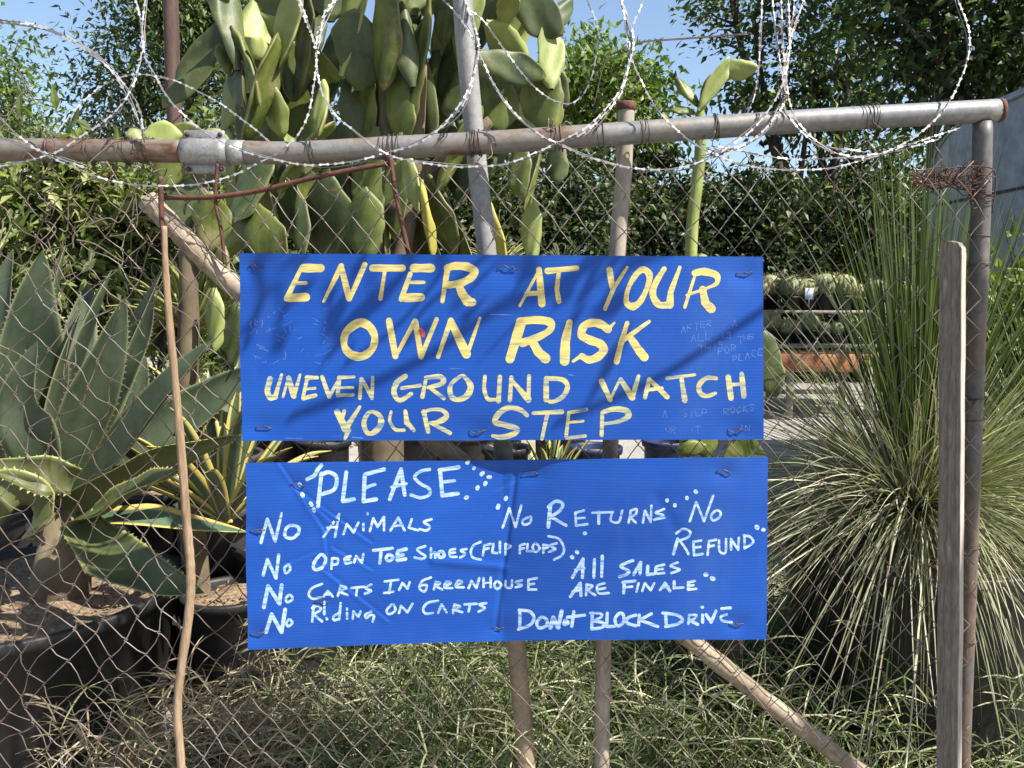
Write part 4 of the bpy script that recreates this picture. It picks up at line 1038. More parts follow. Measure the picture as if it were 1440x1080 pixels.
# ------------------------------------------------------------------ trees, hedge, shrubs
def crown_clusters(blobs, n, gap=0.25):
    """cluster centres spread through the volume of several overlapping ellipsoids, denser near their skins"""
    vol = np.array([b[1][0] * b[1][1] * b[1][2] for b in blobs]) ** 0.8; pick = rng.choice(len(blobs), n, p=vol / vol.sum())
    d = nrm(rng.normal(size=(n, 3))); r = rng.random(n) ** 0.45 * (0.85 + 0.3 * rng.random(n))
    c = np.array([b[0] for b in blobs])[pick]; R = np.array([b[1] for b in blobs])[pick]
    return c + d * R * r[:, None], pick
def tree(name, base, blobs, ncl, nleaf, L, mat, label, cat='tree', group=None, tr=0.16, spread=0.35, aspect=0.45, branches=True, droop=0.3, limbs=3, tintw=0.28, tbias=0.4):
    base = np.array(base, float)
    root = empty(name, base, label, cat, group)
    cl, pick = crown_clusters(blobs, ncl)
    cl[:, 2] = np.maximum(cl[:, 2], base[2] + 0.15)
    tb = MB(); cen = np.mean([b[0] for b in blobs], 0); top = max(b[0][2] for b in blobs)
    mids = []
    for k in range(limbs):
        b = blobs[k % len(blobs)][0] + rng.normal(size=3) * 0.15 * np.array(blobs[k % len(blobs)][1])
        j = base + np.array([0.3 * tr * math.cos(k * 2.4), 0.3 * tr * math.sin(k * 2.4), 0])
        p = catmull([j, j * 0.6 + b * 0.4 + rng.normal(size=3) * [.12, .12, .02] + [0, 0, 0.1 * (b[2] - j[2])], j * .25 + b * .75 + rng.normal(size=3) * .12, b], 7)
        tube(tb, p, np.linspace(tr / math.sqrt(limbs) * 1.25, tr * 0.18, len(p)), 9); mids.append(p)
    allp = np.vstack(mids)
    if branches:
        for c in cl[:: max(1, len(cl) // 110)]:
            dd = np.linalg.norm(allp - c, axis=1) + 0.6 * np.maximum(0, allp[:, 2] - c[2] + 0.3)
            a = allp[int(np.argmin(dd))]; m = (a + c) / 2 + rng.normal(size=3) * 0.08 * np.linalg.norm(c - a) + [0, 0, 0.08 * np.linalg.norm(c - a)]
            q = catmull([a, m, c], 4); tube(tb, q, np.linspace(tr * 0.16, tr * 0.03, len(q)), 5, cap=False)
    tb.build('trunk', M['bark'], root)
    N = ncl * nleaf
    ci = np.repeat(np.arange(ncl), nleaf)
    sp = spread * (0.6 + 0.8 * rng.random(ncl))
    pos = cl[ci] + rng.normal(size=(N, 3)) * sp[ci][:, None] * np.array([1, 1, 0.62])
    out = nrm(pos - cen); ax = nrm(out * 0.6 + rng.normal(size=(N, 3)) * 0.7 - np.array([0, 0, droop]))
    nr = nrm(rng.normal(size=(N, 3)) * 0.75 + np.array([0, 0, 0.9]))
    LL = L * (0.55 + 0.9 * rng.random(N))
    ct = rng.normal(size=ncl) * 0.22
    ti = np.clip(tbias + ct[ci] + tintw * rng.normal(size=N), 0, 1)
    lb = MB(); leaves(lb, pos, ax, nr, LL, LL * aspect, ti); lb.build('crown', M[mat], root, smooth=False)
    return root
def blob(px, py, d, rx, rz, ry):
    return (P(px, py, d), np.array([rx * PX(d), ry, rz * PX(d)]))
TREES = 'trees behind the nursery'
g = lambda px, d: np.array([P(px, 400, d)[0], d, 0.0])
tree('tree', g(255, 13), [blob(255, 70, 13, 95, 110, 1.6), blob(180, 130, 13, 60, 60, 1.0), blob(300, 20, 13.3, 85, 120, 1.6), blob(230, -60, 13, 100, 110, 1.5), blob(150, 195, 12.8, 60, 40, 1.0), blob(330, 130, 13.2, 60, 90, 1.2)],
     210, 85, 0.125, 'tree_mid', 'feathery mid green tree behind the dark old post', 'tree', TREES, spread=0.30, aspect=0.34, tbias=0.45)
tree('tree', g(-30, 19), [blob(-25, 110, 19, 70, 70, 1.8), blob(10, 150, 19, 45, 50, 1.2), blob(-60, 200, 19, 120, 70, 2)], 110, 60, 0.15, 'tree_light',
     'pale hazy tree against the sky at the far left edge', 'tree', TREES, spread=0.42, tbias=0.35)
tree('tree', g(850, 14), [blob(850, 130, 14, 75, 55, 1.3), blob(900, 110, 14, 30, 28, 0.6), blob(800, 170, 14, 60, 60, 1.2), blob(890, 190, 14, 50, 40, 1.0), blob(820, 80, 14, 25, 32, .6)], 120, 60, 0.15, 'tree_light',
     'bright yellow-green small tree in the middle gap of sky', 'tree', TREES, spread=0.26, tbias=0.5)
tree('tree', g(1150, 14.5), [blob(1140, 60, 14.5, 85, 80, 1.3), blob(1060, 40, 14.5, 55, 60, .9), blob(1210, 130, 14.5, 80, 90, 1.2), blob(1130, 170, 14.5, 85, 50, 1.1), blob(1030, -20, 14.5, 70, 40, 1.0), blob(1180, -40, 14.5, 110, 80, 1.5), blob(1060, 130, 14.5, 45, 40, .8), blob(1260, 250, 14.5, 90, 70, 1.2)],
     185, 46, 0.14, 'tree_mid', 'open branching tree with sky showing through, right of the small cactus', 'tree', TREES, tr=0.2, spread=0.25, aspect=0.5, limbs=6, tbias=0.5)
tree('tree', g(1400, 9.5), [blob(1400, 40, 9.5, 120, 120, 1.4), blob(1320, 100, 9.6, 70, 80, 1.0), blob(1290, -10, 9.6, 80, 80, 1.2), blob(1470, 110, 9.4, 90, 90, 1.2), blob(1380, -120, 9.5, 160, 120, 1.6)],
     190, 62, 0.115, 'tree_dark', 'dense dark tree over the pale tank at the upper right', 'tree', TREES, tr=0.2, spread=0.30, aspect=0.5, tbias=0.3)
tree('tree', g(1500, 15), [blob(1520, 100, 15, 150, 170, 2.2), blob(1330, 300, 15, 200, 70, 2), blob(1120, 320, 15.5, 170, 60, 1.6)], 130, 60, 0.20, 'tree_dark', 'broad dark tree mass farthest back on the right', 'tree', TREES, spread=0.5, tbias=0.25)
HEDGE = 'bushes behind the big cactus'
for (px, py, d, rx, rz, m, lab, tb_) in (
    (690, 290, 8.2, 75, 70, 'hedge', 'grey-green small-leaved bush just right of the big cactus trunk', 0.45),
    (800, 285, 8.8, 75, 75, 'hedge', 'dark bush seen between the two pipe poles', 0.35),
    (930, 290, 13.4, 90, 75, 'hedge', 'dark shaded bush right of the short tan pole', 0.25),
    (1060, 310, 13.8, 90, 80, 'hedge', 'dark bush above the benches of potted cacti', 0.22),
    (1180, 330, 14.2, 100, 80, 'hedge', 'dark bush behind the tall grass tree', 0.25),
    (600, 200, 9.2, 90, 110, 'hedge', 'leafy bush glimpsed through the pads of the big cactus', 0.45),
    (480, 260, 9.0, 110, 120, 'hedge', 'bush behind the left side of the big cactus', 0.35),
    (1455, 480, 4.3, 80, 105, 'shrub', 'pale leafy bush below the trailer at the right edge', 0.5),
    (360, 250, 8.5, 90, 110, 'shrub', 'light green bush left of the big cactus', 0.3)):
    c = P(px, py, d); R = np.array([rx * PX(d), 0.7, rz * PX(d)])
    bl = [(c, R), (c - [0, 0, R[2] * 1.1], R * [1.05, 1, 0.8]), (c - [0.1, 0, R[2] * 2.1], R * [1.1, 1, 0.8])]
    tree('bush', g(px, d), bl, 150 if d < 12 else 190, 80, 0.080 if d < 12 else .12, m, lab, 'bush', HEDGE, tr=0.06, spread=0.17, aspect=0.55, tbias=tb_)
mb = MB(); N = 15000; x = rng.uniform(-16, 20, N); top = 3.6 + .7 * np.sin(x * .9) + .5 * np.sin(x * 2.3 + 1) + .35 * np.sin(x * 5.1); z = top * np.sqrt(rng.random(N))
pos = np.stack([x, 21 + 1.2 * rng.normal(size=N), z], -1); leaves(mb, pos, rng.normal(size=(N, 3)), rng.normal(size=(N, 3)) + [0, -.5, .8], .30 + .3 * rng.random(N), .2, np.clip(.2 + .22 * rng.normal(size=N), 0, 1))
tag(mb.build('distant_wood', M['tree_dark'], smooth=False), kind='stuff')
# thicket on the left close behind the fence
for (px, py, d, rx, rz, lab, seed) in (
    (60, 290, 3.6, 110, 85, 'tangled green shrub above the big agave at the left edge', 1),
    (190, 320, 3.9, 95, 85, 'tangled twiggy shrub left of the diagonal branch', 2),
    (130, 400, 4.4, 160, 90, 'sunlit shrub low between the agave leaves', 3)):
    c = P(px, py, d); R = np.array([rx * PX(d), 0.32, rz * PX(d)])
    bl = [(c, R), (c - [0, 0, R[2] * 1.2], R * [1, 1, 0.9]), (c + [R[0] * .4, 0, R[2] * .3], R * [.6, .8, .5])]
    s = tree('shrub', g(px, d), bl, 120, 30, 0.085, 'shrub', lab, 'shrub', 'tangled shrubs on the left', tr=0.03, spread=0.085, aspect=0.34, tbias=0.55, limbs=6)
    m = MB()
    for k in range(90):
        a = c + rng.normal(size=3) * R * [.6, .6, .75]; n = 6
        p = np.cumsum(np.vstack([a, np.tile(rng.normal(size=3) * .035, (n, 1)) + rng.normal(size=(n, 3)) * .025 + [0, 0, -.006]]), 0)
        tube(m, catmull(p, 3), np.linspace(0.003, 0.0012, (n) * 3 + 1), 4, cap=False)
    m.build('dry_twigs', M['twig'], s)
# dead vine hooked into the mesh
m = MB()
for k in range(22):
    a = P(rng.random() * 235, 235 + rng.random() * 150, 1.80 + rng.random() * 0.10); n = 7
    p = np.cumsum(np.vstack([a, np.tile(rng.normal(size=3) * [.02, .003, .02], (n, 1)) + rng.normal(size=(n, 3)) * [.022, .008, .022]]), 0)
    tube(m, catmull(p, 4), np.linspace(0.0018, 0.0009, n * 4 + 1), 5, cap=False)
tag(m.build('dead_vine', M['twig']), 'dry curling vine stems caught in the mesh at upper left', 'vine')
tag(limb('old_post', [(232, -140), (240, 0), (243, 120), (247, 190)], 5.2, [.046, .046], 'oldpost', 'dark brown old post rising out of view behind the left fence pipe', 'post', sides=12)[0])

# ------------------------------------------------------------------ big prickly pear
def pad_mesh(seed, slim=1.0, bend=0.1):
    """one pad, base at origin, tip at (0,0,1), one unit wide"""
    r = np.random.default_rng(seed); nu, nv = 22, 12
    t = np.linspace(0, 1, nu); a = np.linspace(0, 2 * math.pi, 2 * nv, endpoint=False)
    wv = (np.sin(math.pi * t ** (0.80 + 0.25 * r.random())) ** 0.70) * (0.72 + 0.30 * t); wv = wv / wv.max() * 0.5; wv[0] = 0.10 * slim; wv[-1] = 0.01
    th = 0.5 * np.minimum(1, wv * 5) * (1 - 0.3 * t)
    ph = r.random(6) * 6
    edge = 1 + 0.08 * np.sin(t * 8 + ph[0]) + 0.04 * np.sin(t * 23 + ph[1])
    edge2 = 1 + 0.08 * np.sin(t * 7 + ph[2]) + 0.04 * np.sin(t * 20 + ph[3])
    x = np.where(np.cos(a) > 0, 1, 0)[None] * np.cos(a)[None] * (wv * edge)[:, None] + np.where(np.cos(a) <= 0, 1, 0)[None] * np.cos(a)[None] * (wv * edge2)[:, None]
    y = np.sin(a)[None] * th[:, None] + 0.0
    z = np.repeat(t[:, None], 2 * nv, 1)
    x = x + (0.10 * np.sin(t * 3 + ph[4]))[:, None]
    y2 = bend * 4 * (t ** 2)[:, None] + (0.9 * np.sin(x * 5 + ph[5] + t[:, None] * 4) + .35 * np.sin(x * 11 + t[:, None] * 9 + ph[2])) * t[:, None] * (r.random() + .6)
    V = np.stack([x, y, z], -1).reshape(-1, 3); Y2 = (y2 + 0 * x).reshape(-1)
    n = 2 * nv; i = np.arange(nu - 1)[:, None] * n; j = np.arange(n)[None]; k = (j + 1) % n
    E = np.maximum(np.abs(np.cos(a))[None] ** 2.0 * np.ones((nu, 1)), (t[:, None] > .93) * 1.0).ravel()
    return V, Y2, np.stack([i + j, i + k, i + n + k, i + n + j], -1).reshape(-1, 4), E
PADS = [pad_mesh(s, bend=b) for s, b in ((1, .3), (2, -.3), (3, .6), (4, -.5), (5, .1), (6, .4))]
_pc = [0]
def pad(parent, bx, by, tx, ty, w, d, yaw=0.0, mat='pad', thick=0.016, dt=0.0, name='pad', wf=1.05, lf=.06):
    i = _pc[0]; _pc[0] += 1
    B = P(bx, by, d); T = P(tx, ty, d + dt); z = T - B; L = np.linalg.norm(z); z = z / L
    f = np.array([0, -1.0, 0]); f = nrm(f - z * (f @ z)); s = np.cross(f, z)
    ya = math.radians(yaw); x = s * math.cos(ya) + f * math.sin(ya); y = np.cross(z, x)
    V, Y2, Q, E = PADS[i % len(PADS)]
    W = w * PX(d) * wf; B = B - z * L * lf; L = L * (1 + lf)
    p = B + np.outer(V[:, 0] * W, x) + np.outer(V[:, 1] * thick * 2 + Y2 * 0.070 * L, y) + np.outer(V[:, 2] * L, z)
    mb = MB(); mb.add(p, Q, None, .5, E)
    o = mb.build(name, M[mat], parent)
    if mat == 'pad_yellow': o['label'] = 'yellowing narrow pad'
    return o
dC = 3.2
pc = empty('prickly_pear_cactus', g(545, dC), 'huge tree-like prickly pear with long drooping pads behind the upper sign', 'cactus')
mb = MB()
tr = P([545, 542, 540, 545, 548], [1180, 800, 640, 420, 240], dC); tr[0][2] = 0
tube(mb, catmull(tr, 8), np.linspace(0.105, 0.055, 33), 14)
for (a, sz) in (([(546, 430), (570, 330), (585, 200), (592, 90)], .042), ([(546, 400), (500, 300), (470, 200), (440, 120)], .04), ([(548, 300), (620, 230), (690, 170)], .036), ([(548, 260), (545, 120), (540, 30)], .045)):
    p = P([q[0] for q in a], [q[1] for q in a], dC + 0.05 * rng.normal()); tube(mb, catmull(p, 6), np.linspace(sz, sz * .6, 6 * (len(a) - 1) + 1), 10)
mb.build('trunk', M['cactus_stem'], pc)
PL = [ # base, tip, width, depth, yaw, material
    (350, 80, 352, 12, 52, 3.1, 20, 'pad_light'), (330, 70, 328, 150, 44, 3.2, 55, 'pad_blue'), (415, -20, 412, 100, 50, 3.0, 35, 'pad_light'), (372, 112, 398, 195, 50, 3.05, 15, 'pad_light'),
    (372, 80, 352, 55, 34, 3.0, 10, 'pad_light'), (340, 190, 372, 135, 64, 3.25, 0, 'pad_blue'), (430, 110, 440, 200, 74, 3.3, 10, 'pad'), (500, 110, 505, 12, 88, 3.1, 10, 'pad_blue'), (470, 60, 478, 150, 60, 3.25, 30, 'pad_blue'),
    (545, -30, 535, 125, 54, 3.0, 25, 'pad'), (505, 180, 492, 95, 66, 3.2, 20, 'pad_blue'), (520, 110, 525, 200, 44, 3.15, 40, 'pad'), (600, 30, 590, 190, 48, 3.05, 50, 'pad'), (565, 120, 560, 200, 50, 3.1, 25, 'pad'),
    (575, 110, 585, 20, 40, 3.2, 60, 'pad_blue'), (628, -30, 625, 65, 46, 3.05, 15, 'pad_blue'), (612, 90, 628, 190, 58, 3.25, 10, 'pad'), (645, 60, 640, 170, 50, 3.2, 35, 'pad_blue'),
    (690, 40, 742, 76, 46, 3.0, 25, 'pad_light'), (668, 80, 770, 112, 60, 2.95, 10, 'pad_blue'), (775, 112, 763, 36, 34, 3.05, 15, 'pad_light'), (772, 75, 792, 150, 34, 3.15, 55, 'pad_blue'), (720, -25, 795, 46, 52, 3.05, 5, 'pad_blue'),
    (700, 100, 702, 190, 72, 3.15, 10, 'pad'), (755, 105, 785, 185, 66, 3.1, 10, 'pad'), (735, 190, 728, 110, 60, 3.25, 0, 'pad_blue'), (712, 28, 708, -20, 40, 3.0, 5, 'pad_light'), (775, 40, 805, -10, 36, 3.1, 10, 'pad_blue'),
    (730, 205, 738, 280, 30, 3.0, 25, 'pad'), (788, 205, 784, 260, 34, 3.0, 10, 'pad_blue'), (748, 290, 752, 372, 38, 3.05, 5, 'pad_light'), (688, 290, 702, 372, 24, 3.0, 45, 'pad_yellow'),
    (572, 225, 600, 300, 34, 2.95, 30, 'pad_light'), (594, 270, 606, 362, 24, 2.9, 30, 'pad_yellow'), (560, 210, 560, 340, 52, 3.1, 20, 'pad'), (530, 200, 520, 320, 60, 3.15, 15, 'pad'), (510, 280, 528, 365, 56, 3.0, 10, 'pad'),
    (615, 260, 630, 362, 50, 3.2, 30, 'pad_blue'), (480, 190, 470, 290, 58, 3.2, 10, 'pad_blue'), (455, 260, 480, 372, 70, 3.1, 5, 'pad_blue'), (430, 200, 410, 310, 66, 3.2, 10, 'pad'), (400, 240, 440, 360, 62, 3.15, 20, 'pad_blue'),
    (370, 220, 345, 320, 56, 3.1, 25, 'pad_blue'), (350, 290, 388, 372, 58, 3.05, 15, 'pad'), (455, 125, 458, 195, 28, 2.95, 25, 'pad_light'), (440, 160, 425, 240, 44, 3.05, 35, 'pad'),
    (390, 20, 375, -30, 60, 3.2, 10, 'pad'), (460, 20, 455, -40, 70, 3.2, 10, 'pad_blue'), (580, 10, 575, -60, 60, 3.2, 20, 'pad'), (660, 10, 668, -50, 60, 3.2, 20, 'pad_blue'),
    (445, 60, 420, -5, 50, 3.3, 20, 'pad_blue'), (385, 60, 388, 130, 46, 3.25, 40, 'pad'), (555, 70, 560, -10, 44, 3.25, 50, 'pad'), (640, 190, 655, 290, 46, 3.25, 20, 'pad_blue'), (680, 190, 672, 262, 40, 3.3, 10, 'pad_blue'),
    (320, 100, 312, 60, 26, 3.1, 40, 'pad'), (415, 130, 412, 60, 40, 3.2, 30, 'pad'),
]
for _ in range(58):
    x = 318 + 480 * rng.random(); y = -30 + 345 * rng.random(); l = 95 + 85 * rng.random(); a = rng.normal() * .38 + (0 if rng.random() < .45 else math.pi)
    if x > 650 and y > 190: continue
    PL.append((x, y, x + l * math.sin(a), y - l * math.cos(a), 36 + 20 * rng.random(), 3.02 + .45 * rng.random(), float(rng.choice([10, 35, 60, 75, -40])), str(rng.choice(['pad', 'pad', 'pad_blue', 'pad_light', 'pad_light']))))
for _ in range(16):
    x = 330 + 470 * rng.random(); y = -30 - 170 * rng.random(); l = 95 + 85 * rng.random(); a = rng.normal() * .6
    PL.append((x, y, x + l * math.sin(a), y - l * math.cos(a), 44 + 16 * rng.random(), 2.85 + .5 * rng.random(), float(rng.choice([10, 35, 60, -40])), str(rng.choice(['pad', 'pad_blue']))))
for q in PL: pad(pc, *q[:5], q[5], q[6], q[7], dt=float(rng.normal() * 0.05), wf=float(rng.choice([.8, .95, 1.15])), lf=.18)
lowp = empty('prickly_pear_cactus', g(255, 2.7), 'low prickly pear with rounded pads peeping over the left fence pipe', 'cactus')
for q in ((222, 215, 228, 168, 46, 2.7, 20, 'pad_light'), (262, 212, 268, 172, 48, 2.75, 30, 'pad'), (292, 215, 305, 180, 44, 2.7, 25, 'pad_light'), (200, 212, 190, 178, 30, 2.8, 45, 'pad'), (240, 262, 236, 205, 48, 2.72, 10, 'pad'),
          (285, 262, 290, 205, 50, 2.76, 0, 'pad_blue'), (262, 320, 258, 250, 54, 2.74, 10, 'pad_blue'), (290, 350, 300, 270, 50, 2.74, 20, 'pad'), (300, 410, 312, 494, 34, 2.72, 15, 'pad_light'), (316, 350, 300, 425, 44, 2.75, 30, 'pad'), (330, 430, 338, 520, 40, 2.78, 15, 'pad_blue')):
    pad(lowp, *q[:5], q[5], q[6], q[7])
mb = MB(); tube(mb, catmull(np.vstack([g(262, 2.78), P([264, 266, 262], [620, 430, 300], 2.78)]), 6), np.linspace(.05, .025, 19), 10); mb.build('trunk', M['cactus_stem'], lowp)
smc = empty('prickly_pear_cactus', g(965, 2.9), 'slender cactus with three small pads standing alone against the sky', 'cactus')
mb = MB(); tube(mb, catmull(P([955, 965, 972, 980, 985, 984, 988], [900, 600, 345, 260, 210, 165, 148], 2.9), 6), np.r_[np.linspace(.024, .020, 25), np.linspace(.02, .010, 12)], 10)
mb.build('stem', M['pad_light'], smc)
for q in ((984, 150, 950, 108, 20, 2.9, 20, 'pad'), (984, 155, 1024, 78, 24, 2.88, 20, 'pad_light'), (982, 160, 996, 104, 18, 2.9, 30, 'pad'), (1016, 100, 1064, 92, 28, 2.9, 10, 'pad_light'), (976, 160, 944, 150, 16, 2.9, 45, 'pad')):
    pad(smc, *q[:5], q[5], q[6], q[7], thick=.009, wf=1.0, lf=.02)
hid = empty('prickly_pear_cactus', g(1060, 2.6), 'dark oval cactus pad showing at the right edge of the upper sign', 'cactus')
for q in ((1070, 470, 1092, 556, 46, 2.6, 10, 'pad_blue'), (1040, 600, 1066, 480, 60, 2.62, 10, 'pad'), (1030, 740, 1040, 600, 70, 2.64, 10, 'pad'), (990, 640, 970, 560, 60, 2.63, 10, 'pad'), (985, 360, 960, 420, 50, 2.66, 10, 'pad_light'), (968, 620, 978, 642, 40, 2.6, 0, 'pad')):
    pad(hid, *q[:5], q[5], q[6], q[7])
mb = MB(); tube(mb, catmull(np.vstack([g(1025, 2.64), P([1028, 1034], [900, 700], 2.64)]), 6), [.05] * 12 + [.03], 10); mb.build('trunk', M['cactus_stem'], hid)

# ------------------------------------------------------------------ pots
def pot(name, c, r0, r1, h, mat, label=None, parent=None, soil=True, rim=0.012, tilt=None, cat='pot', group=None, soil_drop=0.05):
    own = parent is None
    root = empty(name, c, label, cat, group) if own else parent
    mb = MB(); wl = 0.008 + r1 * 0.012
    lathe(mb, c, [(0.01, 0.004), (r0, 0.0), (r0 + 0.003, 0.01), (r1 * 0.985, h - 3.2 * rim), (r1, h - 3 * rim), (r1 + rim, h - 2.9 * rim), (r1 + rim * 1.25, h - rim * 0.4), (r1 + rim, h), (r1 - wl * .4, h), (r1 - wl, h - 0.012), (r1 - wl - 0.004, h - soil_drop - 0.05)], 44, wob=0.012, tilt=tilt)
    mb.build('pot' if parent is not None else 'shell', M[mat], root)
    if soil:
        mb = MB(); n, m = 16, 40; R = np.linspace(0, 1, n)[:, None] * (r1 - wl - 0.001); A = np.linspace(0, 2 * math.pi, m, endpoint=False)[None]
        X, Y = R * np.cos(A), R * np.sin(A); Z = h - soil_drop + 0.012 * np.sin(X * 23 + 1) * np.sin(Y * 19) + 0.02 * np.exp(-(R / r1 * 2) ** 2) + 0 * A
        v = np.stack([X, Y, Z], -1).reshape(-1, 3)
        if tilt is not None: v = v @ np.array(tilt).T
        i = np.arange(n - 1)[:, None] * m; j = np.arange(m)[None]; k = (j + 1) % m
        mb.add(v + np.asarray(c), np.stack([i + j, i + k, i + m + k, i + m + j], -1).reshape(-1, 4))
        K = int(min(700, 900 * r1 ** 1.2)); rr = np.sqrt(rng.random(K)) * (r1 - 0.03); an = rng.random(K) * 6.28
        pos = np.stack([rr * np.cos(an), rr * np.sin(an), np.full(K, h - soil_drop + 0.012)], -1) + np.asarray(c)
        leaves(mb, pos, np.c_[rng.normal(size=(K, 2)), rng.normal(size=K) * .25], np.tile([0, 0, 1.0], (K, 1)) + rng.normal(size=(K, 3)) * .3, 0.012 + .02 * rng.random(K), 0.008, 0.5)
        mb.build('soil', M['soil'], root, smooth=False)
    return root

# ------------------------------------------------------------------ agave
def thick_leaf(mb, pts, W, face=(0, -1, 0.4), gutter=0.22, thick=0.012, teeth=0.0, n=22, taper=0.75, wav=0.0):
    p = catmull(pts, max(3, n // max(1, len(pts) - 1))); n = len(p); t = np.linspace(0, 1, n)
    tg = nrm(np.gradient(p, axis=0)); f = np.asarray(face, float); f = nrm(f - tg * (tg @ f)[:, None]); s = np.cross(tg, f)
    w_ = W * np.minimum(1, ((1 - t) * 1.9) ** taper) * (0.72 + 0.28 * np.minimum(1, t * 3.0)) * 0.5; w_[-1] = 0.0006
    us = np.linspace(-1, 1, 9)
    top = p[:, None] + s[:, None] * (w_[:, None] * us)[:, :, None] + f[:, None] * (gutter * w_[:, None] * (us ** 2)[None] * 1.6 + wav * np.sin(t * 14)[:, None] * w_[:, None] * us[None])[:, :, None]
    bot = top - f[:, None] * (thick * (1 - us ** 2) * np.minimum(1, 3 * (1 - t))[:, None] + 0.0012)[:, :, None]
    ring = np.concatenate([top, bot[:, ::-1]], 1); m = ring.shape[1]
    i = np.arange(n - 1)[:, None] * m; j = np.arange(m)[None]; k = (j + 1) % m
    U = np.concatenate([(us + 1) / 2, (us[::-1] + 1) / 2])
    mb.add(ring.reshape(-1, 3), np.stack([i + j, i + k, i + m + k, i + m + j], -1).reshape(-1, 4), None, 0.5, np.tile(U, n))
    if teeth:
        L = np.linalg.norm(np.diff(p, axis=0), axis=1).sum(); K = int(L / 0.022)
        for sd, col in ((-1, 0), (1, -1)):
            for a in np.linspace(0.06, 0.93, K):
                q = a * (n - 1); i0 = int(q); fr = q - i0
                e = top[i0, col] * (1 - fr) + top[min(n - 1, i0 + 1), col] * fr; tt = tg[i0]; ss = s[i0] * sd
                h = teeth * (0.6 + 0.7 * rng.random())
                mb.add([e - tt * h * .6, e + tt * h * .6, e + ss * h + tt * h * .4 + f[i0] * 0.001], None, [[0, 1, 2]], 0.5, 0.0)
dA = 2.55
pA = np.array([P(25, 800, dA)[0], dA, 0.0])
agv = empty('potted_agave', pA, 'giant blue-green agave with toothed leaves in a big black tub', 'agave')
pot(None, pA, 0.40, 0.475, 0.585, 'pot', parent=agv, soil_drop=0.035, rim=0.014)
AG = [ # pixel polyline, width px, face, material, depth offsets
    ([(50, 700), (42, 560), (45, 450), (60, 352)], 64, (0.9, -1, .3), 'agave', (0, -.05, -.1, -.12)), ([(60, 700), (55, 560), (72, 440), (92, 345)], 56, (-1.6, -1, .1), 'agave', (.02, .02, .03, .03)),
    ([(20, 700), (5, 560), (0, 450), (18, 350)], 60, (-.3, -1, .2), 'agave', (0, 0, .05, .08)), ([(75, 700), (90, 580), (130, 450), (157, 380)], 58, (-1.8, -.8, 0), 'agave', (.05, .05, .05, .05)),
    ([(80, 705), (110, 600), (150, 500), (176, 418)], 46, (1.0, -1, .4), 'agave', (-.05, -.1, -.14, -.15)), ([(95, 700), (130, 610), (185, 480), (228, 382)], 50, (-1.5, -1, -.1), 'agave', (.0, 0, .0, .0)),
    ([(95, 710), (150, 570), (195, 480), (216, 425)], 36, (.2, -1, .6), 'agave', (.08, .08, .1, .1)), ([(110, 700), (175, 622), (240, 540), (298, 478)], 44, (-1.2, -1, .2), 'agave', (-.08, -.12, -.15, -.16)),
    ([(70, 705), (50, 620), (30, 560), (52, 480)], 50, (.1, -1, .3), 'agave', (-.1, -.15, -.18, -.2)), ([(100, 700), (120, 640), (128, 560), (150, 470)], 44, (.5, -1, .2), 'agave', (.1, .12, .15, .15)),
    ([(80, 700), (70, 620), (85, 520), (112, 440)], 54, (-1.7, -1, 0), 'agave', (-.03, -.05, -.08, -.08)), ([(110, 705), (165, 640), (190, 560), (205, 500)], 38, (.6, -1, .2), 'agave', (.12, .15, .18, .2)),
    ([(30, 700), (-30, 600), (-50, 480), (-40, 400)], 60, (.3, -1, .2), 'agave', (0, 0, 0, 0)), ([(40, 690), (10, 600), (25, 500), (20, 430)], 56, (.5, -1, .1), 'agave', (.15, .18, .2, .2)),
    ([(90, 715), (180, 668), (260, 632), (340, 612)], 50, (0, -.7, -.6), 'agave_olive', (-.15, -.2, -.22, -.22)), ([(100, 735), (150, 712), (205, 678), (250, 660)], 40, (0, -.5, .9), 'agave_olive', (-.2, -.3, -.35, -.35)),
    ([(105, 675), (70, 668), (30, 662), (-30, 650)], 46, (0, -.8, .15), 'agave_olive', (-.2, -.25, -.28, -.28)), ([(60, 730), (40, 710), (0, 690), (-60, 690)], 70, (0, -1, .5), 'agave_olive', (-.1, -.25, -.3, -.3)),
    ([(110, 735), (160, 785), (220, 815), (287, 834)], 56, (.25, -.8, .75), 'agave_olive', (-.25, -.38, -.48, -.52)), ([(110, 730), (200, 728), (270, 738), (348, 748)], 36, (0, -.5, .9), 'variegated', (-.1, -.15, -.15, -.15)),
]
for k in range(8):
    a = rng.uniform(-.75, .95); l = rng.uniform(200, 330); bx = 75 + 40 * a
    AG.append(([(bx, 705), (bx + l * .35 * math.sin(a), 705 - l * .4 * math.cos(a)), (bx + l * .75 * math.sin(a) * 1.05, 705 - l * .75 * math.cos(a)), (bx + l * math.sin(a) * 1.1, 705 - l * math.cos(a) * .97)], rng.uniform(34, 52), (rng.normal() * 1.3, -1, .3), 'agave', tuple(rng.uniform(.1, .35) * np.array([.3, .6, .9, 1.0]))))
for pts, w_, face, m_, dz in AG:
    mb = MB(); a = np.array(pts, float)
    thick_leaf(mb, P(a[:, 0], a[:, 1], dA + np.array(dz)), w_ * (1.42 if m_ == 'agave' else 1.1) * PX(dA), face, teeth=0.0065 if m_ != 'variegated' else 0.0, wav=0.15 if m_ == 'agave_olive' else 0.03)
    mb.build('leaf', M[m_], agv)
mb = MB(); tube(mb, np.array([pA + [.12, 0, .5], pA + [.14, 0, .62], pA + [.14, 0, .85]]), [.10, .09, .03], 12); mb.build('stem', M['cactus_stem'], agv)

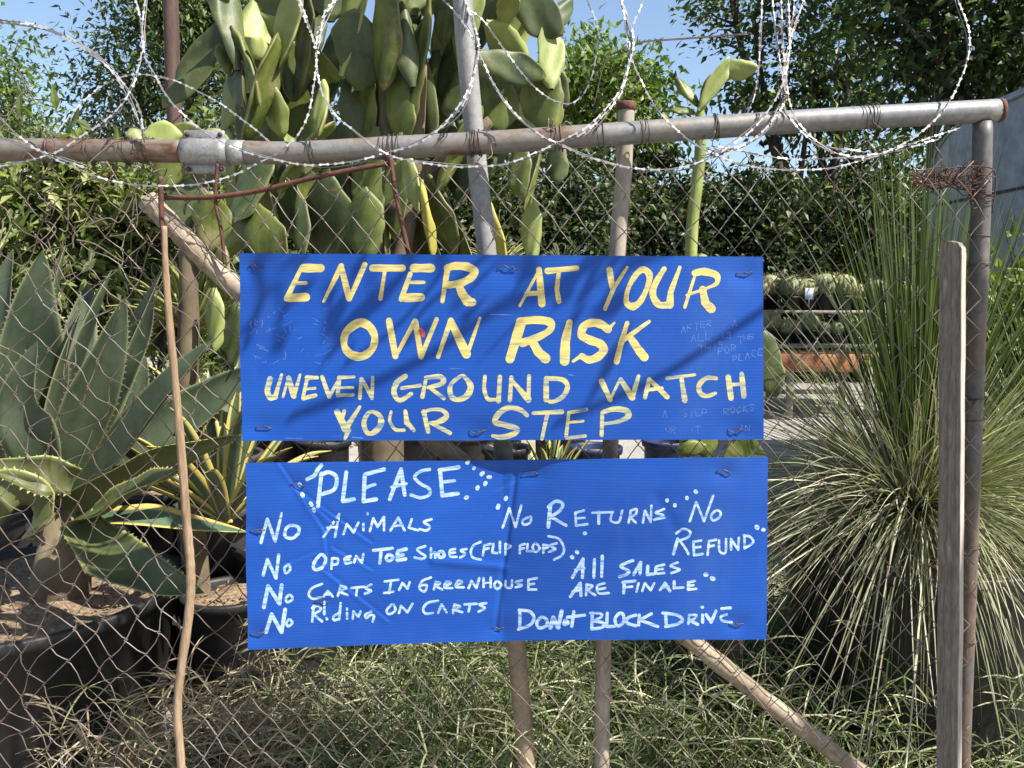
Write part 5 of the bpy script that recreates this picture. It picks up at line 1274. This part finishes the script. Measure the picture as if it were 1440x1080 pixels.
def rosette(name, c, n, L, W, mat, label, cat, up=0.8, face_out=True, potargs=None, droop=0.15, group=None, leafname='leaf_rosette', jitter=.2):
    c = np.array(c, float)
    root = empty(name, [c[0], c[1], 0], label, cat, group)
    if potargs: pot(None, np.array([c[0], c[1], 0.0]), *potargs, parent=root, soil_drop=0.03)
    mb = MB()
    for k in range(n):
        a = k * 2.39996; e = up * (0.35 + 0.65 * (1 - k / n)) if n > 3 else up
        h = np.array([math.cos(a), math.sin(a), 0]); d = nrm(h * math.cos(e * 1.5) + np.array([0, 0, math.sin(e * 1.5)]) + rng.normal(size=3) * jitter * .4)
        l = L * (.7 + .45 * rng.random())
        p1 = c + d * l * .4; p2 = c + d * l * .75 - [0, 0, droop * l * .3]; p3 = c + d * l - [0, 0, droop * l]
        thick_leaf(mb, [c, p1, p2, p3], W, nrm(np.array([0, 0, 1.0]) - h * .3), gutter=.35, thick=.004, n=12)
    mb.build(leafname, M[mat], root)
    return root
rosette('yucca', P(270, 470, 3.3), 46, 0.36, 0.030, 'yucca', 'bright yellow-green yucca rosette behind the thin tan stick', 'yucca', up=.85)
mb_y = None
rosette('variegated_agave', P(318, 735, 2.75), 26, 0.62, 0.055, 'variegated', 'yellow-edged agave just left of the signs', 'agave', up=.98, potargs=(.12, .15, .50, 'pot'))
rosette('variegated_agave', P(300, 640, 3.1), 22, 0.50, 0.042, 'variegated', 'second yellow-edged agave farther behind the thin stick', 'agave', up=.9, potargs=(.12, .15, .72, 'pot_grey'))
rosette('snake_plant', P(775, 705, 4.2), 22, 0.45, 0.040, 'variegated', 'pale striped strappy plant in the gap between the signs', 'plant', up=1.0, potargs=(.12, .15, .30, 'pot'))
rosette('yucca', P(700, 380, 5.6), 50, 0.30, 0.02, 'yucca', 'spiky small yucca hidden low behind the upper sign', 'yucca', up=.8, potargs=(.15, .18, 1.3, 'pot'))
rosette('spiky_plant', P(790, 385, 5.2), 60, 0.22, 0.010, 'agave', 'fine spiky tuft peeping over the top edge of the upper sign', 'plant', up=.9, potargs=(.15, .18, 1.35, 'pot'))
rosette('yucca', P(205, 470, 3.6), 40, 0.34, 0.026, 'yucca', 'pale yucca tuft behind the agave leaf tips', 'yucca', up=.85)
# loose pots
pot('plant_pot', (P(412, 960, 3.05)[0], 3.05, 0.0), .19, .205, .60, 'pot', 'large black tub half hidden under the left of the lower sign')
pot('plant_pot', (P(312, 850, 3.5)[0], 3.5, 0.0), .11, .13, .44, 'pot_grey', 'dusty grey pot left of the black tub')
pot('plant_pot', (P(212, 960, 2.95)[0], 2.95, 0.0), .10, .125, .52, 'pot_grey', 'narrow grey pot against the big agave tub')
pot('plant_pot', (P(712, 640, 4.3)[0], 4.3, 0.0), .10, .12, .72, 'pot', 'black pot seen left in the gap between the signs')
pot('plant_pot', (P(838, 640, 4.3)[0], 4.3, 0.0), .11, .13, .72, 'pot_blue', 'dark blue pot seen right in the gap between the signs')
pot('plant_pot', (P(935, 640, 4.6)[0], 4.6, 0.0), .10, .12, .70, 'pot_blue', 'small navy pot right of the larger blue one')
pot('plant_pot', (P(455, 640, 4.4)[0], 4.4, 0.0), .12, .14, .74, 'pot', 'black pot left of the big cactus trunk')

for k, (px, d, h, m_, lab) in enumerate(((130, 3.3, .62, 'pot', 'black tub directly behind the big agave'), (235, 3.7, .66, 'pot', 'black pot between the agave leaf tips and the tan stick'), (20, 3.6, .75, 'pot_grey', 'grey tub behind the agave at the left edge'),
        (300, 4.2, .70, 'pot_grey', 'grey pot deep behind the yellow-edged agaves'), (390, 4.6, .8, 'pot', 'black pot glimpsed beside the upper sign corner'), (560, 4.7, .74, 'pot', 'black pot behind the cactus trunk'), (640, 4.9, .70, 'pot_grey', 'grey pot in the gap between the signs right of the trunk'))):
    pot('plant_pot', (P(px, 640, d)[0], d, 0.0), .20, .24, h, m_, lab)
rosette('spiky_plant', P(130, 600, 3.3), 60, .42, .018, 'agave', 'dark spiky plant behind the big agave', 'plant', up=.9)
rosette('spiky_plant', P(235, 600, 3.7), 60, .40, .016, 'yucca', 'thin-leaved pale plant behind the tan stick', 'plant', up=.9)
# ------------------------------------------------------------------ grass trees
def grass_tree(c, n_up, n_out, L, label, potr, poth, extra=(), seed=0, trim=None):
    c = np.array(c, float); root = empty('potted_grass_tree', [c[0], c[1], 0], label, 'grass tree')
    pot(None, np.array([c[0], c[1], 0.0]), potr * .85, potr, poth, 'pot', parent=root, soil_drop=.04, rim=.014)
    mb = MB(); lathe(mb, [c[0], c[1], poth - .05], [(.13, 0), (.15, .05), (.12, .12), (.06, .2), (0.01, .22)], 20, wob=.06); mb.build('swollen_base', M['cactus_stem'], root)
    # upright core
    N = n_up; a = rng.random(N) * 6.283; e = np.abs(rng.normal(size=N)) * .21
    d = np.stack([np.cos(a) * np.sin(e), np.sin(a) * np.sin(e), np.cos(e)], -1)
    b = c + np.stack([np.cos(a), np.sin(a), 0 * a], -1) * (rng.random(N) * .06)[:, None] + [0, 0, -.03]
    mb = MB(); blades(mb, b, d, L * (.70 + .5 * rng.random(N)), .0050, .04 + e * .6, 9, np.clip(.35 + .25 * rng.normal(size=N), 0, .9), 3.0, curl=.015); mb.build('upright_leaves', M['nolina_core'], root, smooth=True)
    # arching outer leaves
    N = n_out; a = rng.random(N) * 6.283; e = np.where(rng.random(N) < .2, .35 + .5 * rng.random(N), .75 + .80 * rng.random(N))
    d = np.stack([np.cos(a) * np.sin(e), np.sin(a) * np.sin(e), np.cos(e)], -1)
    b = c + np.stack([np.cos(a), np.sin(a), 0 * a], -1) * .05 - [0, 0, .04]
    mb = MB(); blades(mb, b, d, L * (.34 + .30 * rng.random(N) + .36 * rng.random(N) ** 5), (.0030 + .0018 * rng.random(N)), np.where(e < .8, .15, 0) + (.25 + .70 * rng.random(N)) * (e > .8) * (.2 + e * .62), 12, np.clip(.58 + .28 * rng.normal(size=N), 0, 1), 3.0, minz=.03, curl=.09)
    mb.build('arching_leaves', M['nolina'], root, smooth=True)
    return root
grass_tree(P(1288, 700, 2.6), 430, 2100, 1.15, 'huge grass tree with upright core and arching pale leaves left of the grey plank', .40, .74)
grass_tree(P(1500, 700, 2.9), 300, 1500, 1.20, 'second grass tree spilling in at the right edge', .36, .80)

# ------------------------------------------------------------------ nursery benches with rows of potted cacti
def bench(label, px0, px1, d, z, depth, mat='greywood', boards=3):
    x0, x1 = P(px0, 450, d)[0], P(px1, 450, d)[0]; c = np.array([(x0 + x1) / 2, d, 0])
    root = empty('nursery_bench', c, label, 'bench')
    w_ = depth / boards
    for k in range(boards):
        mb = MB(); box(mb, [c[0], d - depth / 2 + w_ * (k + .5), z - .02], (x1 - x0, w_ - .012, .04), bev=.004); mb.build('board', M[mat], root)
    for sx in (-1, 1):
        for sy in (-1, 1):
            mb = MB(); box(mb, [c[0] + sx * ((x1 - x0) / 2 - .08), d + sy * (depth / 2 - .06), (z - .04) / 2], (.07, .07, z - .04), bev=.004); mb.build('leg', M['greywood'], root)
    return root
bench('low bench with orange-stained boards in front of the cactus rows', 1090, 1216, 10.0, 0.80, .9, 'orange', 2)
bench('middle bench holding the low row of dark potted cacti', 950, 1245, 10.9, 0.86, .6)
bench('upper pale bench edge holding the round golden cacti', 950, 1290, 11.9, 1.29, .6)
bt = [o for o in COL.objects if o.name.startswith('nursery_bench')][0]; mb = MB(); xa, xb = P(1090, 450, 9.54)[0], P(1216, 450, 9.54)[0]; box(mb, [(xa + xb) / 2, 9.535, .715], (xb - xa, .025, .21), bev=.004); mb.build('front_board', M['orange'], bt)
def potted(kind, label, group):
    root = empty('potted_cactus', (0, 0, 0), label, 'cactus', group)
    mb = MB(); lathe(mb, (0, 0, 0), [(.01, .002), (.075, 0), (.095, .13), (.105, .132), (.105, .15), (.095, .15), (.09, .125), (.01, .125)], 16); mb.build('pot', M['pot'], root)
    mb = MB(); nA, nR = 48, 12
    th = np.linspace(.02, math.pi * .93, nR); A = np.linspace(0, 2 * math.pi, nA, endpoint=False)
    R = .125 if kind == 0 else .10
    r = R * np.sin(th)[:, None] * (1 + .09 * np.cos(A * 16)[None]); zz = np.repeat((.15 + R * .8 + R * (.95 if kind == 0 else 1.1) * np.cos(th))[:, None], nA, 1)
    v = np.stack([r * np.cos(A), r * np.sin(A), zz], -1).reshape(-1, 3); i = np.arange(nR - 1)[:, None] * nA; j = np.arange(nA)[None]; k = (j + 1) % nA
    mb.add(v, np.stack([i + j, i + nA + j, i + nA + k, i + k], -1).reshape(-1, 4)); 
    K = 260; t_ = np.arccos(1 - 1.5 * rng.random(K)); a_ = np.round(rng.random(K) * 16) / 16 * 6.283
    n_ = np.stack([np.sin(t_) * np.cos(a_), np.sin(t_) * np.sin(a_), np.cos(t_)], -1)
    blades(mb, n_ * [R * 1.06, R * 1.06, R] + [0, 0, .15 + R * .8], n_ + rng.normal(size=(K, 3)) * .5, .04, .0035, .05, 2)
    mb.build('ribbed_body', M['barrel'], root)
    return root
up = potted(0, 'round golden ribbed cactus among its row on the upper bench', 'golden cacti on the upper bench')
lo = potted(1, 'small bristly cactus in the low dark row on the middle bench', 'small cacti on the middle bench')
k = 0
for px in range(965, 1285, 24):
    o = up if k == 0 else copy_tree(up); k += 1
    c = P(px, 430, 11.9); o.location = (c[0], 11.9 + .10 * rng.normal(), 1.29); o.rotation_euler[2] = rng.random() * 6; s = .95 + .65 * rng.random(); o.scale = (s, s, s)
k = 0
for px in range(960, 1245, 20):
    o = lo if k == 0 else copy_tree(lo); k += 1
    c = P(px, 470, 10.9); o.location = (c[0], 10.9 + .12 * rng.normal(), .86); o.rotation_euler[2] = rng.random() * 6; s = .75 + .6 * rng.random(); o.scale = (s, s, s)
def plant_tag(px, py, d, w_, h_, label):
    c = P(px, py, d); root = empty('plant_tag', c, label, 'tag'); mb = MB(); box(mb, c, (w_, .004, h_), Matrix.Rotation(.2, 3, 'Z'), bev=.001); mb.build('card', M['tagcard'], root)
    mb = MB(); box(mb, c - [0, 0, h_ / 2 + .05], (.012, .006, .10), bev=.001); mb.build('spike', M['tagcard'], root)
plant_tag(1242, 432, 9.6, .13, .11, 'white plastic tag standing near the tall grass tree stems'); plant_tag(1138, 413, 11.4, .13, .16, 'pale blue tag among the golden cacti')

# ------------------------------------------------------------------ tank, far buildings
def tank():
    x0 = P(1300, 300, 7.3)[0]; y0, y1 = 4.2, 7.3; x1 = x0 + 2.3; c = np.array([(x0 + x1) / 2, (y0 + y1) / 2, 0])
    root = empty('storage_trailer', c, 'pale blue-grey rounded trailer side behind the corner post', 'trailer')
    prof = [(y1, .45), (y1, 2.55), (y1 - .06, 2.74), (y1 - .18, 2.88), (y1 - .40, 2.98), (y1 - .8, 3.03), (y0 + .8, 3.05), (y0 + .2, 2.9), (y0, 2.55), (y0, .45)]
    n = len(prof)
    rings = []
    for (dx, k) in ((.10, .97), (.03, .99), (0, 1.0)) : rings.append([[x0 + dx, c[1] + (p[0] - c[1]) * (1 if k == 1.0 else 1 - dx * .3), .45 + (p[1] - .45) * k if p[1] > .5 else p[1]] for p in prof])
    rings = [rings[2], rings[1], rings[0]][::-1]
    # side panel is flat, its rim is rolled
    V = np.array([[[x0 + .0, q[1], q[2]] for q in rings[0]], [[x0 + .05, p[0], p[1]] for p in prof], [[x1, p[0], p[1]] for p in prof]])
    mb = MB(); i = np.arange(n)
    for k in range(2): mb.add(np.vstack([V[k], V[k + 1]]), np.stack([i, (i + 1) % n, (i + 1) % n + n, i + n], -1))
    for k in (0, 2):
        cf = V[k].mean(0)[None]; mb.add(np.vstack([V[k], cf]), None, [[(a + 1) % n, a, n] for a in range(n)])
    mb.build('body', M['tank'], root, smooth=False)
    for z in (2.30, 1.35):
        mb = MB(); box(mb, [x0 - .006, c[1], z], (.012, (y1 - y0) * .93, .022), bev=.002); mb.build('seam_strip', M['seam'], root)
    mb = MB(); tube(mb, catmull(V[0][1:9] + [-.008, 0, 0], 4), .014, 6); mb.build('edge_trim', M['galv'], root)
    for dy in (.7, 2.5):
        mb = MB(); tube(mb, [[x0 + .05, y0 + dy, .32], [x0 + .27, y0 + dy, .32]], .32, 24); mb.build('wheel', M['seam'], root)
tank()
c = P(4, 190, 26); hs = empty('white_house', (c[0] - 1.3, 27.5, 0), 'small white house far off at the left edge', 'house')
mb = MB(); box(mb, [c[0] - 1.3, 27.5, c[2] / 2 + .1], (3.6, 3, c[2] + .2), bev=.02); mb.build('wall', M['whitewall'], hs)
mb = MB(); box(mb, [c[0] - 1.3, 27.5, c[2] + .33], (4.0, 3.4, .22), bev=.03); mb.build('roof', M['greywood'], hs)
for dx in (-.9, 1.2):
    mb = MB(); box(mb, [c[0] - 1.3 + dx, 25.985, c[2] - .75], (.7, .03, .9), bev=.004); mb.build('window', M['glass'], hs)

# ------------------------------------------------------------------ rubble and weeds
for (px, py, d, sx, sy, sz, rz, lab) in ((268, 900, 3.45, .46, .30, .06, .2, 'flat white concrete slab left of the black tub'), (322, 905, 3.55, .26, .24, .05, -.3, 'smaller pale slab beside the black tub'),
        (292, 935, 3.2, .14, .10, .07, .5, 'grey broken chunk in front of the white slab'), (318, 952, 3.1, .12, .10, .06, 1.1, 'grey chunk resting against the black tub'), (270, 962, 3.0, .11, .09, .06, -.4, 'small dark grey chunk by the tan stick'),
        (298, 975, 2.95, .30, .12, .06, .1, 'long pale block on the ground by the tub'), (242, 1030, 2.75, .16, .12, .08, .7, 'pale tilted chunk at the foot of the narrow grey pot'), (640, 955, 3.1, .14, .10, .06, .4, 'white lump of concrete in the weeds under the signs'), (985, 985, 3.2, .22, .14, .07, .3, 'pale block in the shaded weeds near the diagonal branch')):
    x = P(px, py, d)[0]; mb = MB(); r3 = np.random.default_rng(int(px + py))
    n, m = 4, 9; A = np.linspace(0, 2 * math.pi, m, endpoint=False); rr = (.8 + .35 * r3.random(m)); v = []
    for k, (zz, f_) in enumerate(((0, 1.0), (sz * .75, 1.02), (sz, .9), (sz * 1.02, 0.02))):
        v.append(np.stack([np.cos(A) * rr * sx / 2 * f_, np.sin(A) * rr * sy / 2 * f_, np.full(m, zz) + .006 * r3.random(m)], -1))
    v = np.array(v).reshape(-1, 3); ca, sa = math.cos(rz), math.sin(rz); v = v @ np.array([[ca, sa, 0], [-sa, ca, 0], [0, 0, 1]])
    i = np.arange(n - 1)[:, None] * m; j = np.arange(m)[None]; k = (j + 1) % m
    mb.add(v + [x, d, 0], np.stack([i + j, i + k, i + m + k, i + m + j], -1).reshape(-1, 4)); tag(mb.build('concrete_chunk', M['concrete'], smooth=False), lab, 'concrete', 'broken concrete on the ground')
def weeds(n, x0, x1, y0, y1, hh, mat, name, kind='stuff', dens=None, stems=True, tb=.45):
    mb = MB()
    cx = x0 + (x1 - x0) * rng.random(n); cy = y0 + (y1 - y0) * rng.random(n)
    keep = np.ones(n, bool) if dens is None else rng.random(n) < dens(cx, cy); cx, cy = cx[keep], cy[keep]; n = len(cx)
    K = 9; N = n * K; ci = np.repeat(np.arange(n), K)
    pt = .22 * np.sin(cx * 5.1 + 2 * cy) * np.sin(cy * 4.3 + 1) + .16 * rng.normal(size=n)
    b = np.stack([cx[ci] + rng.normal(size=N) * .03, cy[ci] + rng.normal(size=N) * .03, np.zeros(N)], -1)
    d = rng.normal(size=(N, 3)) * [.55, .55, .15] + [0, 0, 1.0]
    h = hh * (.45 + .8 * rng.random(n))
    blades(mb, b, d, h[ci] * (.6 + .6 * rng.random(N)), .0040 + .003 * rng.random(N), .15 + .5 * rng.random(N), 6, np.clip(tb + pt[ci] + .26 * rng.normal(size=N), 0, 1), 1.6, minz=.004, curl=.10)
    if stems:
        # thin stalks with whorls of narrow leaves
        S = n; b0 = np.stack([cx + rng.normal(size=S) * .03, cy + rng.normal(size=S) * .03, 0 * cx], -1); dd = nrm(rng.normal(size=(S, 3)) * [.3, .3, 0] + [0, 0, 1]); l = h * (.8 + .7 * rng.random(S))
        blades(mb, b0, dd, l, .003, .08, 4, np.clip(tb + .2 + .2 * rng.normal(size=S), 0, 1), 1.0)
        for fr in (.35, .6, .85, 1.0):
            W = 4 if fr < 1 else 5; p = b0 + dd * (l * fr)[:, None]; p[:, 2] -= .08 * l * fr * fr
            q = np.repeat(p, W, 0); d2 = rng.normal(size=(S * W, 3)) * [1, 1, .35] + np.repeat(dd, W, 0) * .5
            blades(mb, q, d2, .08 + .10 * rng.random(S * W), .0045, .35, 4, np.clip(tb + .1 + .28 * rng.normal(size=S * W), 0, 1), 1.5)
    return tag(mb.build(name, M[mat]), kind=kind)
weeds(950, -0.80, 1.75, 1.98, 3.6, .30, 'weed', 'weeds', dens=lambda x, y: np.clip(.25 + .75 * (x > -.62) - .55 * ((x < -.45) & (y > 2.7)), 0, 1))
# broad-leaved weeds, fallen leaves and litter between the grass
mb = MB(); n = 130; cx = rng.uniform(-.75, 1.6, n); cy = rng.uniform(2.0, 3.4, n); K = 9; ci = np.repeat(np.arange(n), K); hh = rng.uniform(.04, .26, n)
p = np.stack([cx[ci], cy[ci], hh[ci] * rng.random(n * K)], -1) + rng.normal(size=(n * K, 3)) * [.015, .015, .005]; p[:, 2] = np.maximum(p[:, 2], .01)
d = rng.normal(size=(n * K, 3)) * [1, 1, .3] + [0, 0, .45]; leaves(mb, p, d, np.tile([0, 0, 1.0], (n * K, 1)) + rng.normal(size=(n * K, 3)) * .4, rng.uniform(.03, .075, n * K), .024, np.clip(.5 + .3 * rng.normal(size=n * K), 0, 1))
tag(mb.build('broadleaf_weeds', M['shrub'], smooth=False), kind='stuff')
mb = MB(); n = 1500; p = np.stack([rng.uniform(-1.3, 1.8, n), rng.uniform(1.9, 4.4, n), rng.uniform(.006, .03, n)], -1)
leaves(mb, p, rng.normal(size=(n, 3)) * [1, 1, .2], np.tile([0, 0, 1.0], (n, 1)) + rng.normal(size=(n, 3)) * .4, rng.uniform(.015, .06, n), .016, rng.random(n)); tag(mb.build('leaf_litter', M['straw'], smooth=False), kind='stuff')
weeds(150, -0.75, 1.7, 1.98, 3.3, .46, 'weed', 'tall_weeds', tb=.62)
weeds(260, 0.9, 3.2, 3.6, 6.0, .26, 'weed', 'weeds', stems=False)
weeds(330, -1.3, -0.45, 1.95, 2.45, .30, 'straw', 'dry_grass', dens=lambda x, y: np.exp(-((x + .88) / .22) ** 2) + .12)
